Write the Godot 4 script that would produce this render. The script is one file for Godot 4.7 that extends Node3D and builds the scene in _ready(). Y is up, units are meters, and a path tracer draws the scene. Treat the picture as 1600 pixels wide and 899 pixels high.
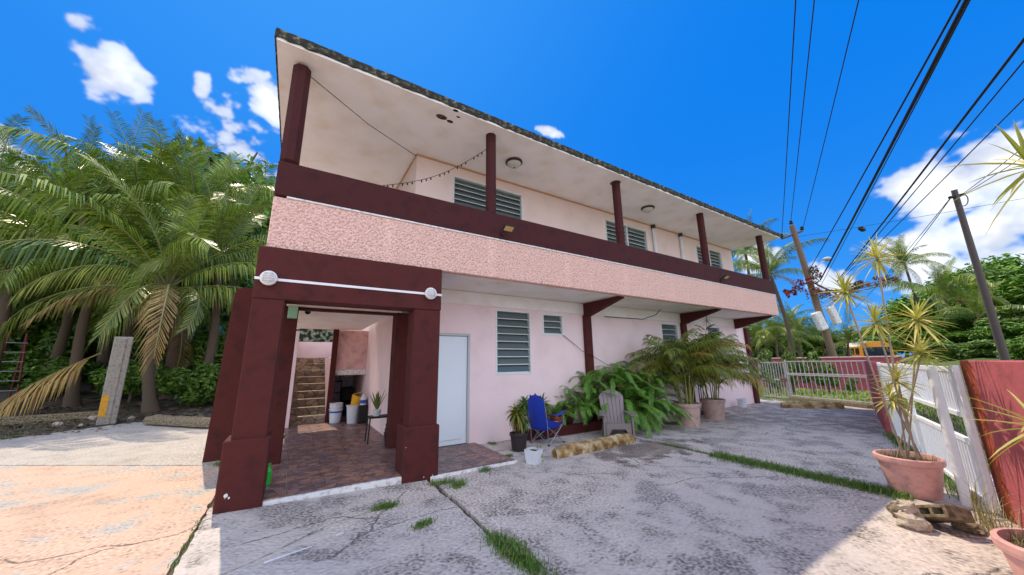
extends Node3D
# ------------------------------------------------------------------ camera frame (metres, y up; house front wall is the plane z = 0)
const CAM := Vector3(-1.672, 1.477, 6.193)
const FPX := 537.162
var rt := Vector3.RIGHT
var up := Vector3.UP
var fw := Vector3.FORWARD
var rng := RandomNumberGenerator.new()
var M := {}
var used := {}

func _ready():
	set_frame()
	var cam := Camera3D.new(); cam.name = "camera"; add_child(cam)
	cam.transform = Transform3D(Basis(rt, up, -fw), CAM); cam.fov = rad_to_deg(2.0 * atan(449.5 / FPX)); cam.near = 0.05; cam.far = 1200.0; cam.current = true
	var env := Environment.new(); env.background_mode = Environment.BG_SKY; env.sky = make_sky(); env.background_energy_multiplier = 1.0
	env.tonemap_mode = Environment.TONE_MAPPER_LINEAR; env.tonemap_exposure = 2.1
	env.sdfgi_enabled = true; env.ssao_enabled = true; env.ssil_enabled = true
	var we := WorldEnvironment.new(); we.name = "world"; we.environment = env; add_child(we)
	var sun := DirectionalLight3D.new(); sun.name = "sun"; add_child(sun)
	var to_sun := Vector3(-0.07, 0.862, -0.50).normalized()
	sun.look_at_from_position(to_sun * 50.0, Vector3.ZERO, Vector3.RIGHT)
	sun.light_color = Color(1.0, 0.93, 0.82); sun.light_energy = 0.6; sun.light_angular_distance = 0.5; sun.shadow_enabled = true
	make_materials(); make_fronds(); make_blobs()
	build_ground()
	build_house()
	build_fittings()
	build_boundary()
	build_utilities()
	build_bus()
	build_left_green()
	build_right_green()
	build_pots()
	build_chairs()
	build_yard()
	build_dracaenas()

func set_frame():
	var y := deg_to_rad(31.977); var p := deg_to_rad(12.366); var r := deg_to_rad(-0.773)
	fw = Vector3(sin(y) * cos(p), sin(p), -cos(y) * cos(p))
	var a := Vector3(cos(y), 0, sin(y)); var b := a.cross(fw)
	rt = a * cos(r) + b * sin(r); up = b * cos(r) - a * sin(r)
func ray(u, v) -> Vector3: return fw + rt * ((u - 800.0) / FPX) - up * ((v - 449.5) / FPX)
func on_y(u, v, y := 0.0) -> Vector3:
	var d := ray(u, v); return CAM + d * ((y - CAM.y) / d.y)
func on_z(u, v, z := 0.0) -> Vector3:
	var d := ray(u, v); return CAM + d * ((z - CAM.z) / d.z)
func on_x(u, v, x := 0.0) -> Vector3:
	var d := ray(u, v); return CAM + d * ((x - CAM.x) / d.x)
func at(u, v, depth) -> Vector3: return CAM + ray(u, v) * depth
func gy(x: float) -> float: return clampf(-0.0265 * x, 0.0, 0.06)

# ------------------------------------------------------------------ mesh builder
class MB:
	var v := PackedVector3Array()
	var n := PackedVector3Array()
	var t := PackedVector2Array()
	var c := PackedColorArray()
	var col := Color.WHITE
	var xf := Transform3D()
	func vert(p: Vector3, nn: Vector3, uv := Vector2.ZERO):
		v.append(xf * p); n.append((xf.basis * nn).normalized()); t.append(uv); c.append(col)
	func tri(a: Vector3, b: Vector3, d: Vector3):
		var nn := (d - a).cross(b - a).normalized()
		vert(a, nn); vert(b, nn); vert(d, nn)
	func otri(a: Vector3, b: Vector3, d: Vector3, ctr: Vector3):
		var nn := (d - a).cross(b - a)
		if nn.dot((a + b + d) / 3.0 - ctr) < 0: tri(a, d, b)
		else: tri(a, b, d)
	func oquad(a: Vector3, b: Vector3, d: Vector3, e: Vector3, ctr: Vector3):
		otri(a, b, d, ctr); otri(a, d, e, ctr)
	func box(ce: Vector3, s: Vector3, bev := 0.0, bs := Basis()):
		var h := s * 0.5
		var bv: float = minf(bev, minf(h.x, minf(h.y, h.z)) * 0.9)
		if bv <= 0.0:
			for ax in 3:
				for sg in [-1, 1]:
					var q := []
					for k in [[-1, -1], [1, -1], [1, 1], [-1, 1]]:
						var p := Vector3.ZERO
						p[ax] = h[ax] * sg; p[(ax + 1) % 3] = h[(ax + 1) % 3] * k[0]; p[(ax + 2) % 3] = h[(ax + 2) % 3] * k[1]
						q.append(ce + bs * p)
					oquad(q[0], q[1], q[2], q[3], ce)
			return
		for ax in 3:
			var a1 := (ax + 1) % 3; var a2 := (ax + 2) % 3
			for sg in [-1, 1]:
				var q := []
				for k in [[-1, -1], [1, -1], [1, 1], [-1, 1]]:
					var p := Vector3.ZERO
					p[ax] = h[ax] * sg; p[a1] = (h[a1] - bv) * k[0]; p[a2] = (h[a2] - bv) * k[1]
					q.append(ce + bs * p)
				oquad(q[0], q[1], q[2], q[3], ce)
			for s1 in [-1, 1]:
				for s2 in [-1, 1]:
					var q := []
					for k in [[-1, 0], [1, 0], [1, 1], [-1, 1]]:
						var p := Vector3.ZERO
						p[ax] = (h[ax] - bv) * k[0]
						p[a1] = (h[a1] - (bv if k[1] == 1 else 0.0)) * s1
						p[a2] = (h[a2] - (0.0 if k[1] == 1 else bv)) * s2
						q.append(ce + bs * p)
					oquad(q[0], q[1], q[2], q[3], ce)
		for s0 in [-1, 1]:
			for s1 in [-1, 1]:
				for s2 in [-1, 1]:
					otri(ce + bs * Vector3(h.x * s0, (h.y - bv) * s1, (h.z - bv) * s2), ce + bs * Vector3((h.x - bv) * s0, h.y * s1, (h.z - bv) * s2), ce + bs * Vector3((h.x - bv) * s0, (h.y - bv) * s1, h.z * s2), ce)
	func slab(x0, x1, y0, y1, z0, z1, bev := 0.0):
		box(Vector3(x0 + x1, y0 + y1, z0 + z1) * 0.5, Vector3(absf(x1 - x0), absf(y1 - y0), absf(z1 - z0)), bev)
	func tube(pts: Array, rad: Array, sides := 8, cap := true):
		var rings := []; var prev := Vector3.ZERO
		for i in pts.size():
			var d: Vector3 = (pts[mini(i + 1, pts.size() - 1)] - pts[maxi(i - 1, 0)]).normalized()
			if prev == Vector3.ZERO: prev = (Vector3.UP if absf(d.y) < 0.9 else Vector3.RIGHT).cross(d).normalized()
			prev = (prev - d * prev.dot(d)).normalized()
			var b := d.cross(prev)
			var ring := []
			for k in sides:
				var a := TAU * k / sides
				ring.append(prev * cos(a) + b * sin(a))
			rings.append(ring)
		for i in pts.size() - 1:
			for k in sides:
				var k2 := (k + 1) % sides
				var r0: float = rad[mini(i, rad.size() - 1)]; var r1: float = rad[mini(i + 1, rad.size() - 1)]
				var A: Vector3 = rings[i][k]; var B: Vector3 = rings[i][k2]; var C: Vector3 = rings[i + 1][k2]; var D: Vector3 = rings[i + 1][k]
				var pa: Vector3 = pts[i]; var pb: Vector3 = pts[i + 1]
				for q in [[pa + A * r0, A], [pb + D * r1, D], [pb + C * r1, C], [pa + A * r0, A], [pb + C * r1, C], [pa + B * r0, B]]: vert(q[0], q[1])
		if cap:
			for e in [0, pts.size() - 1]:
				var r: float = rad[mini(e, rad.size() - 1)]
				var ctr: Vector3 = pts[1] if e == 0 else pts[e - 1]
				for k in range(1, sides - 1): otri(pts[e] + rings[e][0] * r, pts[e] + rings[e][k] * r, pts[e] + rings[e][k + 1] * r, ctr)
	func lathe(o: Vector3, prof: Array, sides := 20, ax := Basis()):
		if prof[0].y > prof[-1].y: prof = prof.duplicate(); prof.reverse()
		for i in prof.size() - 1:
			var p: Vector2 = prof[i]; var q: Vector2 = prof[i + 1]
			var d := q - p; var nr := Vector2(d.y, -d.x).normalized()
			for k in sides:
				var a := TAU * k / sides; var b := TAU * (k + 1) / sides
				var ca := Vector3(cos(a), 0, sin(a)); var cb := Vector3(cos(b), 0, sin(b))
				var na := ax * (ca * nr.x + Vector3.UP * nr.y); var nb := ax * (cb * nr.x + Vector3.UP * nr.y)
				var P0 := o + ax * (ca * p.x + Vector3.UP * p.y); var P1 := o + ax * (cb * p.x + Vector3.UP * p.y)
				var Q0 := o + ax * (ca * q.x + Vector3.UP * q.y); var Q1 := o + ax * (cb * q.x + Vector3.UP * q.y)
				for w in [[P0, na], [Q0, na], [Q1, nb], [P0, na], [Q1, nb], [P1, nb]]: vert(w[0], w[1])
	func prism(poly: PackedVector2Array, d0: float, d1: float, bs := Basis(), o := Vector3.ZERO):   # polygon in local x/y, extruded along local z
		var idx := Geometry2D.triangulate_polygon(poly)
		for s in 2:
			var dd: float = d0 if s == 0 else d1
			var nn := bs * Vector3(0, 0, -1 if s == 0 else 1) * signf(d1 - d0)
			for i in range(0, idx.size(), 3):
				var q := []
				for k in 3: q.append(o + bs * Vector3(poly[idx[i + k]].x, poly[idx[i + k]].y, dd))
				if (q[2] - q[0]).cross(q[1] - q[0]).dot(nn) < 0: q = [q[0], q[2], q[1]]
				for k in 3: vert(q[k], nn)
		var ccw := 0.0
		for i in poly.size(): ccw += poly[i].cross(poly[(i + 1) % poly.size()])
		for i in poly.size():
			var a := poly[i]; var b := poly[(i + 1) % poly.size()]
			var e := b - a
			var nn := bs * Vector3(e.y, -e.x, 0).normalized() * signf(ccw)
			var q := [o + bs * Vector3(a.x, a.y, d0), o + bs * Vector3(b.x, b.y, d0), o + bs * Vector3(b.x, b.y, d1), o + bs * Vector3(a.x, a.y, d1)]
			if (q[2] - q[0]).cross(q[1] - q[0]).dot(nn) < 0: q.reverse()
			for k in [0, 1, 2, 0, 2, 3]: vert(q[k], nn)
	func ball(o: Vector3, r: Vector3, seg := 12, rings := 8, noise: FastNoiseLite = null, amp := 0.0):
		var P := []
		for i in rings + 1:
			var row := []
			for k in seg:
				var th := PI * i / rings; var ph := TAU * k / seg
				var d := Vector3(sin(th) * cos(ph), cos(th), sin(th) * sin(ph))
				var s := 1.0
				if noise: s += amp * noise.get_noise_3dv(d * 60.0 + o * 37.0)
				row.append([o + d * r * s, (d / r).normalized()])
			P.append(row)
		for i in rings:
			for k in seg:
				var k2 := (k + 1) % seg
				for w in [P[i][k], P[i][k2], P[i + 1][k2], P[i][k], P[i + 1][k2], P[i + 1][k]]:
					vert(w[0], w[1])
	func flat():
		for i in range(0, v.size(), 3):
			var nn := (v[i + 2] - v[i]).cross(v[i + 1] - v[i]).normalized()
			if nn.dot(n[i]) < 0: nn = -nn
			for k in 3: n[i + k] = nn
		return self
	func mesh() -> ArrayMesh:
		for i in range(0, v.size(), 3):      # front faces run clockwise: turn those that do not follow their normals
			if (v[i + 2] - v[i]).cross(v[i + 1] - v[i]).dot(n[i] + n[i + 1] + n[i + 2]) < 0.0:
				var q := v[i + 1]; v[i + 1] = v[i + 2]; v[i + 2] = q
				q = n[i + 1]; n[i + 1] = n[i + 2]; n[i + 2] = q
				var w := t[i + 1]; t[i + 1] = t[i + 2]; t[i + 2] = w
				var cc := c[i + 1]; c[i + 1] = c[i + 2]; c[i + 2] = cc
		var a := []; a.resize(Mesh.ARRAY_MAX)
		a[Mesh.ARRAY_VERTEX] = v; a[Mesh.ARRAY_NORMAL] = n; a[Mesh.ARRAY_TEX_UV] = t; a[Mesh.ARRAY_COLOR] = c
		var m := ArrayMesh.new(); m.add_surface_from_arrays(Mesh.PRIMITIVE_TRIANGLES, a); return m

# ------------------------------------------------------------------ nodes
func numbered(s: String) -> String:
	if not used.has(s): used[s] = 0; return s
	used[s] += 1; return "%s_%03d" % [s, used[s]]
func thing(called: String, label: String, cat: String, pos := Vector3.ZERO, group := "") -> Node3D:
	var o := Node3D.new(); o.name = numbered(called); add_child(o); o.position = pos
	o.set_meta("label", label); o.set_meta("category", cat)
	if group: o.set_meta("group", group)
	return o
func part(par: Node, called: String, mesh, mat, xf := Transform3D()) -> MeshInstance3D:
	var o := MeshInstance3D.new(); o.name = called
	o.mesh = mesh.mesh() if mesh is MB else mesh
	o.material_override = mat; o.transform = xf
	par.add_child(o, true); return o
func one(called: String, mesh, mat, label: String, cat: String, group := "", pos := Vector3.ZERO) -> MeshInstance3D:
	var o := part(self, numbered(called), mesh, mat); o.position = pos
	o.set_meta("label", label); o.set_meta("category", cat)
	if group: o.set_meta("group", group)
	return o
func structure(called: String, mesh, mat) -> MeshInstance3D:
	var o := part(self, numbered(called), mesh, mat); o.set_meta("kind", "structure"); return o
func stuff(o: Node): o.set_meta("kind", "stuff")

# ------------------------------------------------------------------ materials
func noise_img(freq: float, seed_: int, size := 512, kind := FastNoiseLite.TYPE_SIMPLEX_SMOOTH, oct := 5) -> Image:
	var f := FastNoiseLite.new(); f.noise_type = kind; f.frequency = freq; f.seed = seed_; f.fractal_octaves = oct
	if kind == FastNoiseLite.TYPE_CELLULAR:
		f.fractal_type = FastNoiseLite.FRACTAL_NONE; f.cellular_return_type = FastNoiseLite.RETURN_CELL_VALUE
	return f.get_seamless_image(size, size, false, false, 0.15)
func ramp_tex(img: Image, stops: Array) -> ImageTexture:     # stops: [[pos, Color srgb], ...]
	var lut := PackedByteArray(); lut.resize(256 * 3)
	for i in 256:
		var x := i / 255.0; var cc: Color = stops[0][1]
		for k in stops.size() - 1:
			if x >= stops[k][0]:
				cc = (stops[k][1] as Color).lerp(stops[k + 1][1], clampf((x - stops[k][0]) / maxf(0.0001, stops[k + 1][0] - stops[k][0]), 0, 1))
		lut[i * 3] = int(cc.r * 255); lut[i * 3 + 1] = int(cc.g * 255); lut[i * 3 + 2] = int(cc.b * 255)
	var src := img.get_data(); var out := PackedByteArray(); out.resize(src.size() * 3)
	for i in src.size():
		var k := src[i] * 3
		out[i * 3] = lut[k]; out[i * 3 + 1] = lut[k + 1]; out[i * 3 + 2] = lut[k + 2]
	var im := Image.create_from_data(img.get_width(), img.get_height(), false, Image.FORMAT_RGB8, out)
	im.generate_mipmaps(); return ImageTexture.create_from_image(im)
func normal_tex(img: Image, strength: float) -> ImageTexture:
	var im: Image = img.duplicate(); im.convert(Image.FORMAT_RGBA8); im.bump_map_to_normal_map(strength); return ImageTexture.create_from_image(im)
func g(v: float) -> Color: return Color(v, v, v)
func mat(key: String, col: Color, rough := 0.8, tex: Texture2D = null, scale := 1.0, nrm: Texture2D = null, nscale := 1.0) -> StandardMaterial3D:
	var m := StandardMaterial3D.new(); m.albedo_color = col; m.roughness = rough
	if tex: m.albedo_texture = tex
	if tex or nrm:
		m.uv1_triplanar = true; m.uv1_world_triplanar = true; m.uv1_scale = Vector3.ONE * scale
	if nrm: m.normal_enabled = true; m.normal_texture = nrm; m.normal_scale = nscale
	M[key] = m; return m
func c8(r, gg, b) -> Color: return Color8(r, gg, b)
func leaf_mat(key: String, rough := 0.45, back := Color(0.10, 0.16, 0.02)):
	var m := StandardMaterial3D.new(); m.vertex_color_use_as_albedo = true; m.roughness = rough; m.cull_mode = BaseMaterial3D.CULL_DISABLED
	m.backlight_enabled = true; m.backlight = back; M[key] = m

func stone_print(seed_: int, freq: float, cols: Array, joint: Color) -> ImageTexture:      # the crazy-paving print on the ceramic tiles
	var f := FastNoiseLite.new(); f.noise_type = FastNoiseLite.TYPE_CELLULAR; f.frequency = freq; f.seed = seed_; f.fractal_type = FastNoiseLite.FRACTAL_NONE
	f.cellular_return_type = FastNoiseLite.RETURN_CELL_VALUE; f.domain_warp_enabled = false; f.cellular_jitter = 1.1
	var e: FastNoiseLite = f.duplicate(); e.cellular_return_type = FastNoiseLite.RETURN_DISTANCE2_SUB
	var n := FastNoiseLite.new(); n.frequency = 0.03; n.seed = seed_ + 1
	var im := Image.create(512, 512, false, Image.FORMAT_RGB8)
	for y in 512:
		for x in 512:
			var xx := x + 7.0 * n.get_noise_2d(x, y); var yy := y * 1.35 + 7.0 * n.get_noise_2d(x + 300, y)
			var v := f.get_noise_2d(xx, yy); var c: Color = cols[int(absf(v) * 977.0) % cols.size()]
			c = c * (1.0 + 0.22 * n.get_noise_2d(x * 3.0, y * 3.0)); c = joint.lerp(c, smoothstep(-0.98, -0.86, e.get_noise_2d(xx, yy)))
			im.set_pixel(x, y, c)
	im.generate_mipmaps(); return ImageTexture.create_from_image(im)

func make_materials():
	var soft := noise_img(0.008, 3); var mid := noise_img(0.02, 5); var fine := noise_img(0.09, 7, 512, FastNoiseLite.TYPE_SIMPLEX_SMOOTH, 3); var blot := noise_img(0.012, 11)
	var mott := ramp_tex(soft, [[0.0, g(0.945)], [0.45, g(0.985)], [1.0, g(1.0)]])
	var dirty := ramp_tex(mid, [[0.0, g(0.62)], [0.3, g(0.88)], [0.5, g(1.0)], [1.0, g(1.0)]])
	var paintw := ramp_tex(blot, [[0.0, g(0.74)], [0.33, g(0.93)], [0.6, g(1.0)], [1.0, g(0.9)]])
	var grain := ramp_tex(fine, [[0.0, g(0.72)], [0.5, g(0.92)], [1.0, g(1.0)]])
	var nfine := normal_tex(fine, 3.0); var nmid := normal_tex(mid, 5.0)
	mat("pink", c8(250, 226, 226), 0.75, mott, 0.28, nfine, 0.12)
	mat("upper_pink", c8(250, 226, 216), 0.75, mott, 0.3, nfine, 0.12)
	mat("deep_pink", c8(238, 192, 186), 0.8, paintw, 0.4, nfine, 0.12)
	mat("maroon", c8(82, 26, 21), 0.85, paintw, 0.5, nfine, 0.10)
	mat("maroon_rail", c8(70, 18, 19), 0.85, paintw, 0.5, nfine, 0.10)
	mat("cream", c8(252, 249, 246), 0.8, ramp_tex(soft, [[0.0, c8(240, 232, 220)], [0.35, c8(251, 249, 246)], [0.6, g(1)], [1.0, g(1)]]), 0.3, nfine, 0.12)
	mat("white", c8(240, 240, 240), 0.5, mott, 0.5)
	mat("white_dirty", c8(232, 230, 226), 0.6, dirty, 0.9)
	mat("door_white", c8(226, 238, 246), 0.35)
	var stuc := noise_img(0.07, 21, 512, FastNoiseLite.TYPE_SIMPLEX_SMOOTH, 4)
	mat("stucco", c8(254, 210, 194), 0.9, ramp_tex(stuc, [[0.0, c8(196, 178, 168)], [0.3, c8(238, 228, 222)], [0.5, g(1)], [1.0, g(1)]]), 0.6, normal_tex(stuc, 12.0), 1.0)
	mat("roof_edge", c8(190, 190, 170), 0.95, ramp_tex(noise_img(0.02, 33, 512, FastNoiseLite.TYPE_SIMPLEX_SMOOTH, 6), [[0.0, c8(52, 50, 46)], [0.45, c8(76, 74, 68)], [0.62, c8(112, 110, 100)], [0.76, c8(150, 152, 138)], [0.9, c8(215, 208, 185)], [1.0, c8(240, 232, 210)]]), 0.9, nmid, 0.6)
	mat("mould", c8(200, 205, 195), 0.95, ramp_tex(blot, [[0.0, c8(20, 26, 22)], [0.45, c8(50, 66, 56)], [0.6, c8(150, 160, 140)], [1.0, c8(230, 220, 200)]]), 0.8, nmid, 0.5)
	mat("concrete", c8(160, 154, 144), 0.92, dirty, 1.1, nmid, 0.5)
	mat("old_concrete", c8(150, 138, 116), 0.95, ramp_tex(mid, [[0.0, c8(90, 80, 66)], [0.4, c8(190, 180, 160)], [0.7, g(1)], [1, g(0.9)]]), 1.8, nmid, 0.9)
	mat("yellow_stop", c8(206, 192, 164), 0.9, ramp_tex(mid, [[0.0, c8(104, 90, 68)], [0.36, c8(158, 134, 96)], [0.5, c8(205, 180, 136)], [0.62, c8(226, 208, 172)], [0.74, c8(246, 242, 234)], [1.0, c8(255, 252, 245)]]), 0.5, nmid, 0.9)
	mat("yellow_paint", c8(225, 165, 50), 0.8, dirty, 2.0)
	mat("flag_tile", c8(240, 228, 226), 0.42, stone_print(41, 0.030, [c8(120, 98, 98), c8(148, 116, 104), c8(132, 114, 118), c8(168, 132, 112), c8(104, 90, 94), c8(150, 124, 120)], c8(84, 70, 68)), 0.5)
	mat("step_tile", c8(232, 226, 218), 0.6, stone_print(44, 0.018, [c8(150, 136, 118), c8(176, 160, 138), c8(134, 122, 108), c8(190, 174, 150), c8(160, 146, 128)], c8(98, 88, 78)), 0.6)
	mat("grout", c8(110, 100, 96), 0.9)
	mat("wall_red", c8(184, 92, 98), 0.85, paintw, 0.5, nfine, 0.2)
	mat("wall_rust", c8(170, 78, 44), 0.85, dirty, 0.6, nfine, 0.2)
	mat("gate_white", c8(240, 242, 244), 0.45, mott, 1.5)
	mat("gate_grey", c8(196, 192, 192), 0.5, dirty, 1.4)
	var gl := mat("louver_glass", c8(92, 108, 108), 0.12); gl.metallic_specular = 0.6
	mat("louver_edge", c8(225, 230, 228), 0.4)
	mat("alu", c8(190, 192, 194), 0.4)
	mat("black_plastic", c8(34, 32, 34), 0.5)
	mat("blackish", c8(22, 22, 24), 0.6)
	mat("pot_black", c8(46, 40, 42), 0.55, grain, 2.0)
	mat("terracotta", c8(176, 90, 66), 0.7, grain, 2.0)
	mat("pot_pink", c8(226, 170, 160), 0.6, paintw, 1.2, nfine, 0.08)
	mat("pot_tan", c8(200, 168, 156), 0.65, paintw, 1.2, nfine, 0.08)
	mat("soil", c8(70, 54, 42), 1.0, grain, 4.0, nmid, 1.0)
	mat("blue_cloth", c8(18, 62, 190), 0.75, grain, 6.0)
	var st := mat("steel", c8(170, 174, 180), 0.35); st.metallic = 0.8
	mat("grey_plastic", c8(136, 124, 124), 0.5, mott, 3.0)
	mat("wood_pole", c8(150, 126, 104), 0.9, grain, 1.5, nmid, 0.5)
	mat("grey_pole", c8(112, 100, 98), 0.9, grain, 1.5, nmid, 0.5)
	mat("trunk", c8(112, 96, 78), 0.95, grain, 2.0, nmid, 0.8)
	mat("cane", c8(186, 172, 150), 0.8, ramp_tex(fine, [[0.0, g(0.6)], [0.5, g(0.9)], [1.0, g(1.0)]]), 5.0)
	mat("wire", c8(16, 18, 26), 0.6)
	mat("bus_yellow", c8(232, 150, 24), 0.4)
	mat("bus_white", c8(236, 232, 224), 0.5)
	var bg := mat("bus_glass", c8(40, 52, 70), 0.08); bg.metallic_specular = 0.7
	mat("rubber", c8(24, 24, 24), 0.8)
	mat("green_paint", c8(150, 200, 170), 0.7)
	mat("green_bottle", c8(40, 190, 60), 0.3)
	mat("yellow_plastic", c8(226, 170, 30), 0.45)
	mat("white_plastic", c8(228, 232, 236), 0.4, mott, 3.0)
	mat("blue_plastic", c8(30, 90, 190), 0.5)
	mat("red_paint", c8(124, 46, 44), 0.6)
	mat("lamp_glass", c8(206, 206, 196), 0.25); mat("led_panel", c8(196, 170, 104), 0.4)
	mat("bronze", c8(60, 46, 38), 0.45)
	mat("rachis", c8(150, 150, 80), 0.6)
	mat("rock", c8(190, 176, 158), 0.95, dirty, 3.0, nmid, 0.9)
	leaf_mat("leaf", 0.34, Color(0.3, 0.42, 0.06)); leaf_mat("leaf_matte", 0.55, Color(0.25, 0.38, 0.05)); leaf_mat("leaf_dry", 0.75, Color(0.4, 0.28, 0.08)); leaf_mat("leaf_yellow", 0.5, Color(0.6, 0.6, 0.15)); leaf_mat("leaf_red", 0.5, Color(0.2, 0.04, 0.04))
	var gm := StandardMaterial3D.new(); gm.vertex_color_use_as_albedo = true; gm.roughness = 0.95
	gm.albedo_texture = grain; gm.uv1_triplanar = true; gm.uv1_world_triplanar = true; gm.uv1_scale = Vector3.ONE * 0.6; M["earth"] = gm

# ------------------------------------------------------------------ sky
func make_sky() -> Sky:
	var W := 2560; var H := 1280
	var im := Image.create(W, H, false, Image.FORMAT_RGBF)
	var n1 := FastNoiseLite.new(); n1.seed = 5; n1.frequency = 2.6; n1.fractal_octaves = 6; n1.fractal_gain = 0.55
	var n2 := FastNoiseLite.new(); n2.seed = 9; n2.frequency = 1.1; n2.fractal_octaves = 3
	# clouds seen in the photograph: [u, v, half width, half height, turn, thickness]
	var blobs := []
	for b in [[165, 115, 74, 44, 0.62, 0.50], [122, 38, 40, 22, 0.5, 0.16], [312, 135, 22, 20, 0.4, 0.3], [396, 120, 24, 16, -0.3, 0.25], [424, 158, 30, 34, 0, 0.45], [345, 175, 40, 28, 0.5, 0.12], [385, 225, 75, 40, 0.3, 0.25],
		[1470, 290, 120, 50, -0.25, 0.95], [1560, 250, 90, 55, -0.3, 1.0], [1420, 400, 95, 50, -0.2, 0.6], [1560, 370, 90, 50, -0.1, 0.85], [1500, 440, 150, 45, 0, 0.6], [1300, 440, 60, 26, 0, 0.4], [858, 203, 26, 9, 0.35, 0.4], [1180, 400, 30, 20, 0, 0.45], [1650, 330, 120, 90, 0, 0.9], [-60, 220, 90, 40, 0.3, 0.6]]:
		var d := ray(b[0], b[1]).normalized()
		var du := (ray(b[0] + 10 * cos(b[4]), b[1] + 10 * sin(b[4])).normalized() - d); var dv := (ray(b[0] - 10 * sin(b[4]), b[1] + 10 * cos(b[4])).normalized() - d)
		blobs.append([d, du.normalized() / (du.length() * 0.1 * b[2]), dv.normalized() / (dv.length() * 0.1 * b[3]), b[5], du.length() * 0.1 * maxf(b[2], b[3]) * 1.6])
	var data := PackedFloat32Array(); data.resize(W * H * 3)
	for j in H:
		var th := PI * (j + 0.5) / H; var y := cos(th); var s := sin(th)
		var k: int = j * W * 3
		if y < -0.06:
			for i in W:
				data[k] = 0.3; data[k + 1] = 0.3; data[k + 2] = 0.27; k += 3
			continue
		var hz := pow(1.0 - clampf(y, 0.0, 1.0), 3.2)
		var sky_b := Vector3(0.001, 0.100, 0.41).lerp(Vector3(0.045, 0.22, 0.51), pow(hz, 1.3))
		for i in W:
			var ph := (i + 0.5) / W * TAU
			var d := Vector3(sin(ph) * s, y, -cos(ph) * s)
			var near_sun := maxf(0.0, d.dot(Vector3(-0.07, 0.862, -0.5)))
			var sky_c := sky_b.lerp(Vector3(0.055, 0.24, 0.53), 0.45 * pow(near_sun, 6.0))
			var cover := -1.0
			var ahead := fw.dot(d)
			if ahead > 0.45:
				for b in blobs:
					var e: Vector3 = d - b[0]
					if absf(e.x) > b[4] or absf(e.y) > b[4] or absf(e.z) > b[4]: continue
					var a1: float = e.dot(b[1]); var a2: float = e.dot(b[2])
					var q := 1.0 - sqrt(a1 * a1 + a2 * a2)
					if q > -0.5: cover = maxf(cover, q * (0.5 + 0.5 * b[3]) + (b[3] - 0.7) * 0.25)
			var c := sky_c
			if cover <= -0.6 and ahead < 0.5:
				cover = n2.get_noise_3d(d.x / (y + 0.35), 0.0, d.z / (y + 0.35)) * 1.5 + 0.38 - 1.6 * smoothstep(0.28, 0.48, ahead)  # unseen clouds outside the view, thickened to fill the shade
			if cover > -0.6:
				var f := n1.get_noise_3d(d.x * 3.0, d.y * 4.2, d.z * 3.0)
				var dens := smoothstep(0.0, 0.20, cover + f * 0.95)
				if dens > 0.0:
					var thick := clampf((cover + f * 0.6) * 1.1, 0.0, 1.0)
					var lum := (0.74 + 0.30 * clampf(f * 1.9 + 0.25, -0.4, 1.0) + 0.05 * thick) * lerpf(0.60, 1.45, smoothstep(-0.2, 0.7, d.z))  # clouds behind the camera made brighter, as fill for the shaded facade
					c = sky_c.lerp(Vector3(0.98, 0.99, 1.0) * lum, dens * (0.50 + 0.50 * thick))
			data[k] = c.x; data[k + 1] = c.y; data[k + 2] = c.z; k += 3
	im = Image.create_from_data(W, H, false, Image.FORMAT_RGBF, data.to_byte_array())
	var m := PanoramaSkyMaterial.new(); m.panorama = ImageTexture.create_from_image(im)
	var sk := Sky.new(); sk.sky_material = m; return sk

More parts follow.
